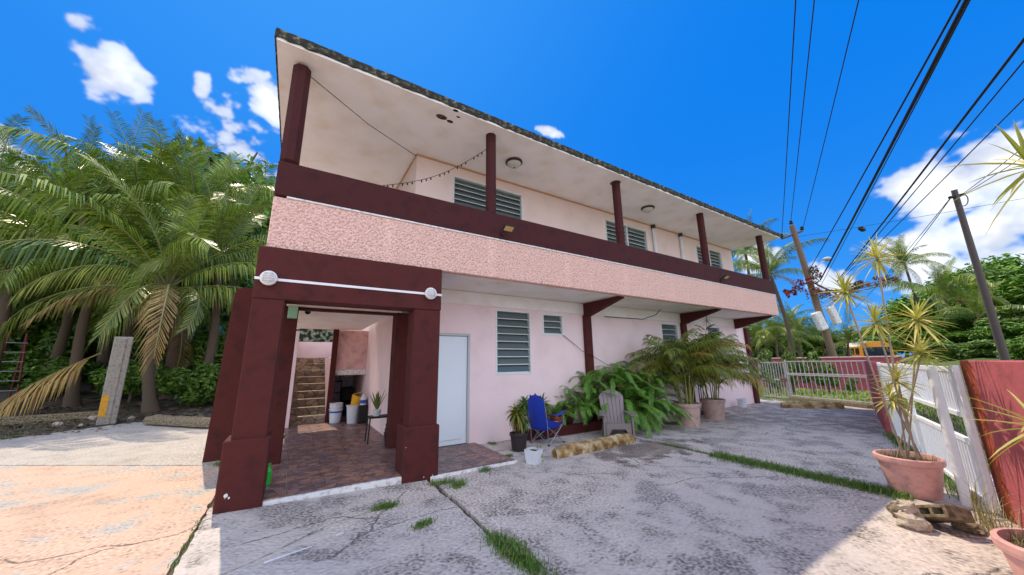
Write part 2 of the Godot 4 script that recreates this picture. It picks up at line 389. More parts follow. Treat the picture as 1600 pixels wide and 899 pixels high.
# ------------------------------------------------------------------ ground
func ground_texture() -> Array:
	var W := 2048; var H := 1365      # covers x -9..15, z -9..7
	var a := FastNoiseLite.new(); a.seed = 1; a.frequency = 0.004
	var b := FastNoiseLite.new(); b.seed = 2; b.frequency = 0.022; b.fractal_octaves = 5; b.fractal_gain = 0.6
	var cc := FastNoiseLite.new(); cc.seed = 3; cc.frequency = 0.33; cc.fractal_octaves = 2
	var ce := FastNoiseLite.new(); ce.seed = 4; ce.frequency = 0.010; ce.fractal_octaves = 5; ce.fractal_gain = 0.62
	var A := a.get_image(W, H, false, false, false).get_data(); var B := b.get_image(W, H, false, false, false).get_data()
	var C := cc.get_image(W, H, false, false, false).get_data(); var D := ce.get_image(W, H, false, false, false).get_data()
	var out := PackedByteArray(); out.resize(W * H * 3)
	var hgt := PackedByteArray(); hgt.resize(W * H)
	var stains := [Vector4(2.0, 3.3, 0.55, 0.55), Vector4(1.1, 4.5, 0.35, 0.6), Vector4(3.1, 4.1, 0.5, 0.5), Vector4(5.4, 2.4, 0.8, 0.5), Vector4(6.6, 3.4, 0.6, 0.6), Vector4(0.5, 2.6, 0.4, 0.45), Vector4(-1.4, 1.75, 0.5, 0.6), Vector4(2.7, 0.7, 0.6, 0.45), Vector4(5.2, 0.9, 0.9, 0.55), Vector4(-1.0, 3.3, 0.5, 0.45), Vector4(9.6, 1.4, 1.2, 0.6), Vector4(-3.6, 0.2, 0.5, 0.3)]
	var lin := PackedByteArray(); lin.resize(1025)
	for i in 1025: lin[i] = int(clampf(Color(i / 1024.0, 0, 0).linear_to_srgb().r * 255.0, 0, 255))
	for j in H:
		var z := -9.0 + 16.0 * j / H
		for i in W:
			var x := -9.0 + 24.0 * i / W
			var k := j * W + i
			var na := A[k] / 255.0; var nb := B[k] / 255.0; var nc := C[k] / 255.0; var nd := D[k] / 255.0
			var r := 0.555; var gg := 0.505; var bb := 0.465
			var warm := clampf(na * 1.6 - 0.3, 0.0, 1.0) * 0.6
			r += 0.10 * warm; gg += 0.035 * warm; bb -= 0.02 * warm
			var crack_z := -0.86 + (x + 2.62) * 0.69
			if x < -2.27 and z > crack_z:          # worn orange paint on the left slab
				var p := smoothstep(0.30, 0.50, nd + (nb - 0.5) * 0.5)
				r = lerpf(0.50, 0.63, p); gg = lerpf(0.47, 0.435, p); bb = lerpf(0.43, 0.325, p)
			elif x < -2.27:
				r = 0.50; gg = 0.45; bb = 0.39
			# black mildew in patches
			var mil := smoothstep(0.56, 0.24, nb) * smoothstep(0.36, 0.66, nd) * (0.6 if x > -2.27 else 0.14)
			mil = maxf(mil, smoothstep(0.46, 0.22, nd) * 0.5 * (1.0 if x > -2.2 else 0.4))
			if x > 7.0: mil = maxf(mil, smoothstep(0.62, 0.42, nb) * 0.55 * smoothstep(7.0, 9.0, x))
			# loose dirt by the parking stop
			var dd := Vector2((x - 3.7) / 1.3, (z - 2.0) / 0.55).length()
			var dirt := smoothstep(0.6, 0.4, dd * 0.5 + (nb - 0.4) * 0.9) * 0.7
			var amp := 0.35 + 0.9 * smoothstep(0.35, 0.65, na)          # grit shows in some areas more than in others
			var sp := 1.0 + (nc - 0.49) * amp
			if x > 8.63: r *= 0.86; gg *= 0.88; bb *= 0.9
			elif x > 4.15: r *= 0.95; gg *= 0.96; bb *= 0.98
			elif x < -0.04 and x > -2.27 and z > 2.9 - (x + 2.25) * 0.4: r *= 0.93; gg *= 0.95; bb *= 0.99
			for st in stains:
				if absf(x - st.x) > st.z * 2.0 or absf(z - st.y) > st.z * 1.5: continue
				var sd := Vector2((x - st.x) / st.z, (z - st.y) / (st.z * 0.7)).length() + (nb - 0.5) * 2.2 + (nd - 0.5) * 1.2
				if sd < 1.0: mil = maxf(mil, st.w * 0.7 * smoothstep(1.0, 0.3, sd))
			r = lerpf(r, 0.15, dirt) ; gg = lerpf(gg, 0.115, dirt); bb = lerpf(bb, 0.08, dirt)
			mil = clampf(mil * (0.35 + 1.5 * smoothstep(0.64, 0.34, nc)), 0.0, 0.8)
			var m := (1.0 - 0.78 * mil) * sp * (0.90 + 0.2 * nb)
			if nc < 0.22 and nb < 0.5: m *= 0.5    # pits
			out[k * 3] = lin[int(clampf(r * m, 0, 1) * 1024)]; out[k * 3 + 1] = lin[int(clampf(gg * m, 0, 1) * 1024)]; out[k * 3 + 2] = lin[int(clampf(bb * m, 0, 1) * 1024)]
			hgt[k] = int(clampf(nb * 0.6 + nc * 0.4, 0, 1) * 255)
	var im := Image.create_from_data(W, H, false, Image.FORMAT_RGB8, out)
	rng.seed = 31
	var hi := Image.create_from_data(W, H, false, Image.FORMAT_L8, hgt)
	for q in [[-1.9, 2.3, -0.3, 26], [-1.3, 2.9, -0.35, 30], [1.0, 1.8, 0.5, 34], [2.2, 3.2, 0.2, 40], [5.0, 1.4, 0.25, 60], [6.5, 2.6, 0.1, 50], [9.0, 2.0, 0.15, 60], [-4.5, 1.2, 0.4, 46], [-3.2, 2.4, -0.8, 40], [0.6, 5.0, 0.1, 50], [-0.4, 1.7, 2.7, 24], [2.9, 2.0, 1.2, 40]]:
		var p := Vector2(q[0], q[1]); var a_: float = q[2]
		for k in int(q[3]) * 4:
			a_ += rng.randf_range(-0.35, 0.35); a_ = lerpf(a_, q[2], 0.08); p += Vector2(cos(a_), sin(a_)) * 0.012
			var ix := int((p.x + 9.0) / 24.0 * W); var iy := int((p.y + 9.0) / 16.0 * H)
			if ix > 1 and iy > 1 and ix < W - 2 and iy < H - 2 and rng.randf() < 0.85: im.set_pixel(ix, iy, im.get_pixel(ix, iy) * 0.45); hi.set_pixel(ix, iy, Color(0.1, 0.1, 0.1))
	im.generate_mipmaps()
	return [ImageTexture.create_from_image(im), normal_tex(hi, 7.0)]

func ragged(poly: Array, amp := 0.010, step := 0.07) -> PackedVector2Array:
	var out := PackedVector2Array()
	for i in poly.size():
		var a: Vector2 = poly[i]; var b: Vector2 = poly[(i + 1) % poly.size()]
		var n := maxi(1, int(a.distance_to(b) / step))
		for k in n: out.append(a.lerp(b, float(k) / n) + Vector2(rng.randf_range(-amp, amp), rng.randf_range(-amp, amp)))
	return out
func concrete_slab(par: Node, poly: Array, mt, lift := 0.0):
	var p := ragged(poly)
	var mb := MB.new()
	var idx := Geometry2D.triangulate_polygon(p)
	for i in range(0, idx.size(), 3):
		var q := []
		for k in 3: q.append(p[idx[i + k]])
		if (q[1] - q[0]).cross(q[2] - q[0]) < 0: q = [q[0], q[2], q[1]]
		for e in q: mb.vert(Vector3(e.x, gy(e.x) + lift, e.y), Vector3.UP, Vector2((e.x + 9.0) / 24.0, (e.y + 9.0) / 16.0))
	for i in p.size():
		var a := p[i]; var b := p[(i + 1) % p.size()]
		var n := Vector3(b.y - a.y, 0, -(b.x - a.x)).normalized()
		var q := [Vector3(a.x, gy(a.x) + lift, a.y), Vector3(b.x, gy(b.x) + lift, b.y), Vector3(b.x, gy(b.x) - 0.06, b.y), Vector3(a.x, gy(a.x) - 0.06, a.y)]
		for k in [0, 1, 2, 0, 2, 3]: mb.vert(q[k], n, Vector2((q[k].x + 9.0) / 24.0, (q[k].z + 9.0) / 16.0))
	part(par, "concrete_slab", mb, mt)

func hill(x: float, z: float) -> float:
	var h := gy(x)
	h += 6.5 * smoothstep(26.0, 75.0, x) * smoothstep(-12.0, 8.0, z) + 2.2 * smoothstep(24.0, 34.0, x) * smoothstep(-4.0, 3.0, z) * 0.35
	h += 1.6 * smoothstep(-9.0, -26.0, z) * smoothstep(6.0, -2.0, x)
	return h
func build_ground():
	var xs := []; var zs := []
	var x := -220.0
	while x < 300.0: xs.append(x); x += 20.0 if (x < -40 or x >= 100) else (4.0 if (x < -12 or x >= 28) else 1.0)
	var z := -260.0
	while z < 260.0: zs.append(z); z += 20.0 if (z < -60 or z >= 40) else (4.0 if (z < -16 or z >= 12) else 1.0)
	var nz := FastNoiseLite.new(); nz.seed = 8; nz.frequency = 0.15
	var mb := MB.new()
	var pt := func(px, pz): return Vector3(px, hill(px, pz) - 0.04 + (0.05 * nz.get_noise_2d(px, pz) if (px > 15 or pz < -9 or px < -9) else 0.0), pz)
	for i in xs.size() - 1:
		for j in zs.size() - 1:
			var P := [pt.call(xs[i], zs[j]), pt.call(xs[i + 1], zs[j]), pt.call(xs[i + 1], zs[j + 1]), pt.call(xs[i], zs[j + 1])]
			for k in [0, 1, 2, 0, 2, 3]:
				var p: Vector3 = P[k]
				var t := nz.get_noise_2d(p.x * 2.0 + 50, p.z * 2.0)
				mb.col = Color(0.10, 0.16, 0.03).lerp(Color(0.16, 0.2, 0.05), t * 0.5 + 0.5) if p.x > 14.2 else Color(0.12, 0.095, 0.065).lerp(Color(0.19, 0.16, 0.11), t * 0.5 + 0.5)
				if p.x < -6.9 and p.z > -7.5: mb.col = Color(0.13, 0.13, 0.08)
				if p.z > 6.5: mb.col = Color(0.30, 0.30, 0.2)  # unseen ground behind the camera, made pale to bounce light onto the facade
				mb.vert(p, Vector3.UP)
	structure("ground", mb, M.earth)
	var gt := ground_texture()
	var cm := StandardMaterial3D.new(); cm.albedo_texture = gt[0]; cm.roughness = 0.93; cm.normal_enabled = true; cm.normal_texture = gt[1]; cm.normal_scale = 0.4
	M["driveway"] = cm
	var d := Node3D.new(); d.name = "driveway"; add_child(d); d.set_meta("kind", "structure")
	var V := func(a, b): return Vector2(a, b)
	concrete_slab(d, [Vector2(0.0, -0.0), Vector2(4.14, -0.0), Vector2(4.06, 18.0), Vector2(-0.02, 18.0), Vector2(-0.03, 3.3), Vector2(0.02, 2.4)], cm)
	concrete_slab(d, [Vector2(4.19, 0.0), Vector2(8.6, 0.0), Vector2(8.6, 4.0), Vector2(4.2, 5.55), Vector2(4.2, 4.2), Vector2(4.22, 2.9)], cm)
	concrete_slab(d, [Vector2(8.63, -0.0), Vector2(12.3, 0.0), Vector2(12.3, -1.0), Vector2(14.2, -1.0), Vector2(13.9, 2.6), Vector2(8.63, 4.0)], cm)
	concrete_slab(d, [Vector2(-2.25, 1.2), Vector2(-2.02, 1.2), Vector2(-2.02, 1.405), Vector2(-0.04, 1.405), Vector2(-0.06, 2.12), Vector2(-0.7, 2.08), Vector2(-1.2, 2.2), Vector2(-1.75, 2.62), Vector2(-2.25, 2.9)], cm)
	concrete_slab(d, [Vector2(-2.25, 2.92), Vector2(-1.74, 2.64), Vector2(-1.19, 2.22), Vector2(-0.69, 2.1), Vector2(-0.04, 2.14), Vector2(-0.07, 3.2), Vector2(-0.05, 18.0), Vector2(-2.25, 18.0)], cm)
	concrete_slab(d, [Vector2(-8.2, -4.71), Vector2(-2.28, -0.62), Vector2(-2.28, 18.0), Vector2(-8.2, 18.0)], cm)
	concrete_slab(d, [Vector2(-6.6, -5.9), Vector2(-5.2, -7.4), Vector2(-2.27, -6.0), Vector2(-2.27, -0.66), Vector2(-8.0, -4.6)], cm)
	concrete_slab(d, [Vector2(4.22, 5.6), Vector2(8.6, 4.06), Vector2(8.6, 4.2), Vector2(4.22, 8.4)], cm, -0.03)

# ------------------------------------------------------------------ plants
func vcol(lo: Color, hi: Color) -> Color: return lo.lerp(hi, rng.randf())
# a pinnate leaf that starts at the origin, goes out along +x and bends from elevation e0 to e1 (degrees)
func frond(L: float, n: int, ll: float, e0: float, e1: float, lo: Color, hi: Color, w := 0.035, droop := 0.6, stem := 0.12, rach := Color(0.28, 0.28, 0.10), bend := 1.0) -> ArrayMesh:
	var mb := MB.new()
	var pts := []; var dirs := []; var p := Vector3.ZERO; var K := 14
	var side_bend := rng.randf_range(-0.25, 0.25) * bend
	for i in K + 1:
		var t := float(i) / K
		var e := deg_to_rad(lerpf(e0, e1, pow(t, 1.25)))
		var d := Vector3(cos(e), sin(e), side_bend * t).normalized()
		pts.append(p); dirs.append(d); p += d * L / K
	var rad := []
	for i in K + 1: rad.append(lerpf(0.011 * L, 0.0016 * L, pow(float(i) / K, 0.6)))
	mb.col = rach; mb.tube(pts, rad, 4, false)
	for i in n:
		var t := lerpf(stem, 0.995, (i + 0.5) / n)
		var f := t * K; var i0 := mini(int(f), K - 1); var o: Vector3 = pts[i0].lerp(pts[i0 + 1], f - i0); var d: Vector3 = dirs[i0].lerp(dirs[i0 + 1], f - i0).normalized()
		var sd := d.cross(Vector3.UP)
		sd = Vector3(0, 0, 1) if sd.length() < 0.2 else sd.normalized()
		var upv := sd.cross(d).normalized()
		for sg_ in [-1.0, 1.0]:
			var s: float = sg_
			if rng.randf() < 0.04: continue
			var len_ := ll * (0.55 + 0.45 * sin(PI * clampf((t - stem) / (1.0 - stem) * 0.85 + 0.12, 0, 1))) * rng.randf_range(0.85, 1.1)
			var fwd := lerpf(0.45, 1.1, t)
			var a := (sd * s + d * fwd + upv * rng.randf_range(0.15, 0.4)).normalized()
			var dr := droop * rng.randf_range(0.7, 1.3)
			var m1 := o + a * len_ * 0.45 + Vector3.DOWN * dr * len_ * 0.12
			var a2 := (a + Vector3.DOWN * dr * 1.1).normalized()
			var tip := m1 + a2 * len_ * 0.55 + Vector3.DOWN * dr * len_ * 0.1
			var wv := d * w * 0.5
			mb.col = vcol(lo, hi)
			var fold := upv * w * 0.25
			mb.tri(o - wv * 0.6, m1 - wv, m1 + wv); mb.tri(o - wv * 0.6, m1 + wv, o + wv * 0.6)
			mb.col = mb.col * 1.08
			mb.tri(m1 - wv + fold * 0.0, tip, m1 + wv)
	return mb.mesh()
func leaf_blob(count: int, lobes: int, R: Vector3, leaf: float, lo: Color, hi: Color, seed_: int, shell := 0.55) -> ArrayMesh:
	rng.seed = seed_
	var mb := MB.new(); var L := []
	for i in lobes:
		var d := Vector3(rng.randfn(), rng.randfn(), rng.randfn()).normalized()
		var rr := pow(rng.randf(), 0.45)
		L.append([d * rr * 0.72, rng.randf_range(0.22, 0.42), rng.randf_range(0.0, 1.0)])
	for i in count:
		var b: Array = L[rng.randi() % lobes]
		var d := Vector3(rng.randfn(), rng.randfn(), rng.randfn()).normalized()
		var q: Vector3 = (b[0] + d * b[1] * lerpf(shell, 1.08, rng.randf())) * R
		var nn := (d + Vector3(rng.randfn(), rng.randfn() + 0.7, rng.randfn()) * 0.55).normalized()
		var u := nn.cross(Vector3(rng.randfn(), rng.randfn(), rng.randfn())).normalized(); var w := nn.cross(u)
		var s := leaf * rng.randf_range(0.6, 1.25)
		mb.col = vcol(lo, hi) * lerpf(0.85, 1.2, b[2])
		var a := q - u * s; var e := q + u * s
		var m1 := q + w * s * 0.45 + nn * s * 0.15 - u * s * 0.1; var m2 := q - w * s * 0.45 + nn * s * 0.15 - u * s * 0.1
		mb.tri(a, m1, e); mb.tri(a, e, m2)
	return mb.mesh()
func straps(n: int, len_: float, w: float, lo: Color, hi: Color, seed_: int, e_lo := -25.0, e_hi := 80.0, sag := 0.5) -> ArrayMesh:   # rosette of strap leaves
	rng.seed = seed_
	var mb := MB.new()
	for i in n:
		var t := float(i) / n
		var yaw := i * 2.39996 + rng.randf_range(-0.25, 0.25); var el := deg_to_rad(lerpf(e_hi, e_lo, pow(t, 0.8)) + rng.randf_range(-10, 10))
		var l := len_ * rng.randf_range(0.75, 1.1) * lerpf(0.75, 1.0, t)
		var d := Vector3(cos(yaw) * cos(el), sin(el), sin(yaw) * cos(el)); var sd := Vector3(-sin(yaw), 0, cos(yaw))
		var p := Vector3(0, 0.03 - 0.06 * t, 0); var K := 4
		var prev := [p - sd * w * 0.3, p + sd * w * 0.3, p]
		var base := vcol(lo, hi)
		for k in range(1, K + 1):
			var tt := float(k) / K
			d = (d + Vector3.DOWN * sag * 0.25 * tt).normalized()
			p += d * l / K
			var ww: float = w * [0.5, 0.95, 0.75, 0.5, 0.03][k]
			var nv := sd.cross(d).normalized() * ww * 0.3
			var cur := [p - sd * ww * 0.5 + nv, p + sd * ww * 0.5 + nv, p]
			mb.col = base; 
			mb.tri(prev[0], cur[0], cur[2]); mb.tri(prev[0], cur[2], prev[2])
			mb.tri(prev[2], cur[2], cur[1]); mb.tri(prev[2], cur[1], prev[1])
			prev = cur
	return mb.mesh()
func blades(count: int, f: Callable, hgt: float, lo: Color, hi: Color, seed_: int, w := 0.006) -> MB:     # grass: f gives a root point
	rng.seed = seed_
	var mb := MB.new()
	for i in count:
		var p: Vector3 = f.call(); var a := rng.randf() * TAU; var h := hgt * rng.randf_range(0.25, 1.2)
		var lean := Vector3(cos(a), 0, sin(a)) * h * rng.randf_range(0.15, 0.8); var sd := Vector3(-sin(a), 0, cos(a)) * w * rng.randf_range(0.7, 1.4)
		var m := p + Vector3.UP * h * 0.6 + lean * 0.35; var t := p + Vector3.UP * h * 0.85 + lean
		mb.col = vcol(lo, hi) if rng.randf() < 0.9 else vcol(Color(0.22, 0.19, 0.07), Color(0.36, 0.30, 0.14))
		mb.tri(p - sd, m - sd * 0.8, m + sd * 0.8); mb.tri(p - sd, m + sd * 0.8, p + sd); mb.tri(m - sd * 0.8, t, m + sd * 0.8)
	return mb

var FR := {}
func make_fronds():
	rng.seed = 77
	var gl := Color(0.10, 0.17, 0.018); var gh := Color(0.32, 0.40, 0.055)
	FR["up"] = [frond(4.2, 62, 0.75, 82, 35, gl, gh, 0.045, 0.35), frond(4.0, 58, 0.7, 76, 18, gl, gh, 0.045, 0.4), frond(3.8, 58, 0.7, 84, 55, gl, gh, 0.045, 0.3)]
	FR["arch"] = [frond(4.4, 64, 0.85, 58, -25, gl, gh, 0.05, 1.5), frond(4.3, 62, 0.85, 48, -42, gl, gh, 0.05, 1.8), frond(4.2, 62, 0.85, 38, -35, gl, gh, 0.05, 2.0)]
	FR["low"] = [frond(4.0, 60, 0.8, 20, -70, gl, gh * 1.1, 0.045, 2.2), frond(3.8, 60, 0.75, 5, -80, gl, Color(0.26, 0.26, 0.05), 0.045, 2.4)]
	var yl := Color(0.14, 0.19, 0.02); var yh := Color(0.38, 0.42, 0.07); var dl := Color(0.045, 0.10, 0.014); var dh := Color(0.13, 0.21, 0.03)
	FR["up"].append_array([frond(3.6, 54, 0.66, 78, 30, yl, yh, 0.042, 0.3), frond(4.3, 50, 0.7, 86, 62, dl, dh, 0.042, 0.3)])
	FR["arch"].append_array([frond(4.5, 56, 0.9, 52, -50, yl, yh, 0.045, 2.2), frond(4.0, 46, 0.8, 60, -15, dl, dh, 0.045, 1.2), frond(3.4, 44, 0.75, 40, -60, dl, dh, 0.045, 2.4)])
	FR["low"].append_array([frond(4.2, 50, 0.8, 30, -78, yl, yh, 0.042, 2.6)])
	FR["dry"] = [frond(3.6, 52, 0.6, 5, -82, Color(0.22, 0.15, 0.05), Color(0.46, 0.32, 0.10), 0.045, 2.2), frond(3.4, 46, 0.6, -30, -86, Color(0.16, 0.1, 0.04), Color(0.30, 0.20, 0.08), 0.035, 1.5)]
	FR["fern"] = []; FR["areca"] = []; FR["arecay"] = []
	for i in 4: FR["fern"].append(frond(1.0, 44, 0.13, [75, 60, 45, 30][i], [-35, -60, -70, -75][i], Color(0.05, 0.16, 0.014), Color(0.16, 0.36, 0.04), 0.018, 0.4, 0.06))
	FR["broad"] = [frond(0.6, 7, 0.20, 35, -20, Color(0.02, 0.06, 0.012), Color(0.06, 0.13, 0.02), 0.075, 0.5, 0.1), frond(0.6, 7, 0.2, 60, 0, Color(0.02, 0.06, 0.012), Color(0.06, 0.13, 0.02), 0.075, 0.6, 0.1)]
	for i in 4: FR["areca"].append(frond(1.45, 34, 0.40, [80, 70, 58, 42][i], [15, -15, -40, -60][i], Color(0.07, 0.11, 0.014), Color(0.21, 0.24, 0.03), 0.028, 1.0, 0.22))
	for i in 2: FR["arecay"].append(frond(1.4, 32, 0.36, [62, 40][i], [-30, -65][i], Color(0.20, 0.16, 0.03), Color(0.36, 0.25, 0.05), 0.022, 0.8, 0.25))

func palm(called: String, label: String, base: Vector3, crown: Vector3, sz: float, n: int, seed_: int, group: String, mix := [0.3, 0.4, 0.2, 0.1], tr := 0.14, yaws := []) -> Node3D:
	var r := RandomNumberGenerator.new(); r.seed = seed_
	var o := thing(called, label, "palm tree", base, group)
	var c := crown - base; var mb := MB.new(); var pts := []; var rad := []
	var sway := Vector3(r.randf_range(-0.3, 0.3), 0, r.randf_range(-0.3, 0.3))
	for i in 45:
		var t := i / 44.0
		pts.append(Vector3(c.x * t * t, c.y * t, c.z * t * t) + sway * sin(PI * t)); rad.append((lerpf(tr * 1.0, tr * 0.72, t) + tr * 0.5 * exp(-t * 14.0)) * ([1.07, 0.97, 1.0][i % 3] + r.randf_range(-0.03, 0.03)))
	mb.tube(pts, rad, 9); part(o, "trunk", mb, M.trunk)
	for i in n:
		var t := (i + r.randf()) / n
		var kind: String; var m
		if t < mix[0]: kind = "up"
		elif t < mix[0] + mix[1]: kind = "arch"
		elif t < mix[0] + mix[1] + mix[2]: kind = "low"
		else: kind = "dry"
		m = M.leaf_dry if kind == "dry" else M.leaf
		var arr: Array = FR[kind]
		var yaw: float = i * 2.39996 + r.randf_range(-0.3, 0.3)
		var b := Basis(Vector3.UP, yaw) * Basis(Vector3.RIGHT, r.randf_range(-0.5, 0.5)) * Basis().scaled(Vector3.ONE * sz * r.randf_range(0.7, 1.15))
		part(o, "frond", arr[r.randi() % arr.size()], m, Transform3D(b, c + Vector3(0, -0.12 * t, 0)))
	return o

var BL := {}
func make_blobs():
	BL["tree"] = []; BL["bush"] = []; BL["dense"] = []; BL["bright"] = []
	for i in 3: BL["tree"].append(leaf_blob(5200, 26, Vector3.ONE, 0.075, Color(0.07, 0.17, 0.012), Color(0.20, 0.36, 0.035), 100 + i))
	for i in 2: BL["bright"].append(leaf_blob(2200, 14, Vector3.ONE, 0.11, Color(0.07, 0.15, 0.015), Color(0.20, 0.30, 0.03), 120 + i))
	for i in 2: BL["dense"].append(leaf_blob(4200, 22, Vector3.ONE, 0.10, Color(0.06, 0.14, 0.014), Color(0.16, 0.29, 0.03), 140 + i))  # leaf colour kept below the tree tone, so understorey shade is painted in
	for i in 2: BL["bush"].append(leaf_blob(900, 8, Vector3.ONE, 0.16, Color(0.05, 0.12, 0.012), Color(0.16, 0.24, 0.03), 160 + i))
func tree(called: String, label: String, base: Vector3, height: float, R: Vector3, kind: String, seed_: int, group: String, cat := "tree") -> Node3D:
	var r := RandomNumberGenerator.new(); r.seed = seed_
	var o := thing(called, label, cat, base, group)
	var mb := MB.new(); var top := height - R.y * 0.9
	var tw: float = maxf(0.03, height * 0.022)
	mb.tube([Vector3.ZERO, Vector3(r.randf_range(-.1, .1) * R.x, top * 0.5, r.randf_range(-.1, .1) * R.x), Vector3(0, top + R.y * 0.3, 0)], [tw * 1.4, tw, tw * 0.7], 8)
	for i in 6:
		var a := i * 1.05 + r.randf(); var s := top * r.randf_range(0.7, 1.0)
		mb.tube([Vector3(0, s, 0), Vector3(cos(a) * R.x * 0.3, s + R.y * 0.35, sin(a) * R.z * 0.3), Vector3(cos(a) * R.x * 0.62, s + R.y * 0.75, sin(a) * R.z * 0.62)], [tw * 0.6, tw * 0.4, tw * 0.15], 5)
	part(o, "trunk" if cat == "tree" else "stem", mb, M.trunk)
	var arr: Array = BL[kind]
	part(o, "crown" if cat == "tree" else "foliage", arr[seed_ % arr.size()], M.leaf_matte if kind != "bright" else M.leaf, Transform3D(Basis(Vector3.UP, r.randf() * TAU) .scaled(R), Vector3(0, height - R.y, 0)))
	return o

# ------------------------------------------------------------------ house
func wall_open(x0: float, x1: float, y0: float, y1: float, z0: float, z1: float, holes: Array) -> MB:      # holes: [xa, xb, ya, yb] sorted by x
	var mb := MB.new(); var x := x0
	for h in holes:
		if h[0] > x: mb.slab(x, h[0], y0, y1, z0, z1)
		if h[2] > y0: mb.slab(h[0], h[1], y0, h[2], z0, z1)
		if h[3] < y1: mb.slab(h[0], h[1], h[3], y1, z0, z1)
		x = h[1]
	if x < x1: mb.slab(x, x1, y0, y1, z0, z1)
	return mb
func louver_window(house: Node, xa: float, xb: float, ya: float, yb: float, pitch: float, mullion := false):
	var w := Node3D.new(); w.name = "window"; house.add_child(w, true)
	var f := MB.new(); var t := 0.035
	f.slab(xa, xa + t, ya, yb, -0.10, 0.012, 0.004); f.slab(xb - t, xb, ya, yb, -0.10, 0.012, 0.004)
	f.slab(xa + t, xb - t, yb - t, yb, -0.10, 0.010, 0.004); f.slab(xa + t, xb - t, ya, ya + t, -0.10, 0.010, 0.004)
	if mullion: f.slab((xa + xb) / 2 - 0.025, (xa + xb) / 2 + 0.025, ya + t, yb - t, -0.1, 0.008, 0.004)
	part(w, "frame", f, M.louver_edge)
	var n := int(round((yb - ya - 2 * t) / pitch)); var p := (yb - ya - 2 * t) / n
	for i in n:
		var yc := ya + t + p * (i + 0.5); var b := Basis(Vector3.RIGHT, -0.38 + rng.randf_range(-0.05, 0.05))
		var spans := [[xa + t, xb - t]]
		if mullion: spans = [[xa + t, (xa + xb) / 2 - 0.025], [(xa + xb) / 2 + 0.025, xb - t]]
		for s in spans:
			var cx: float = (s[0] + s[1]) / 2; var sw: float = s[1] - s[0] - 0.006
			var m := MB.new(); m.box(Vector3(cx, yc, -0.055), Vector3(sw, p * 0.96, 0.007), 0.0, b); part(w, "louver", m, M.louver_glass)
			m = MB.new(); m.box(Vector3(cx, yc, -0.055) + b * Vector3(0, -p * 0.48, 0.004), Vector3(sw, 0.018, 0.012), 0.003, b); part(w, "louver_clip", m, M.louver_edge)

func slabp(par: Node, called: String, m, x0, x1, y0, y1, z0, z1, bev := 0.006) -> MeshInstance3D:
	var mb := MB.new(); mb.slab(x0, x1, y0, y1, z0, z1, bev); return part(par, called, mb, m)

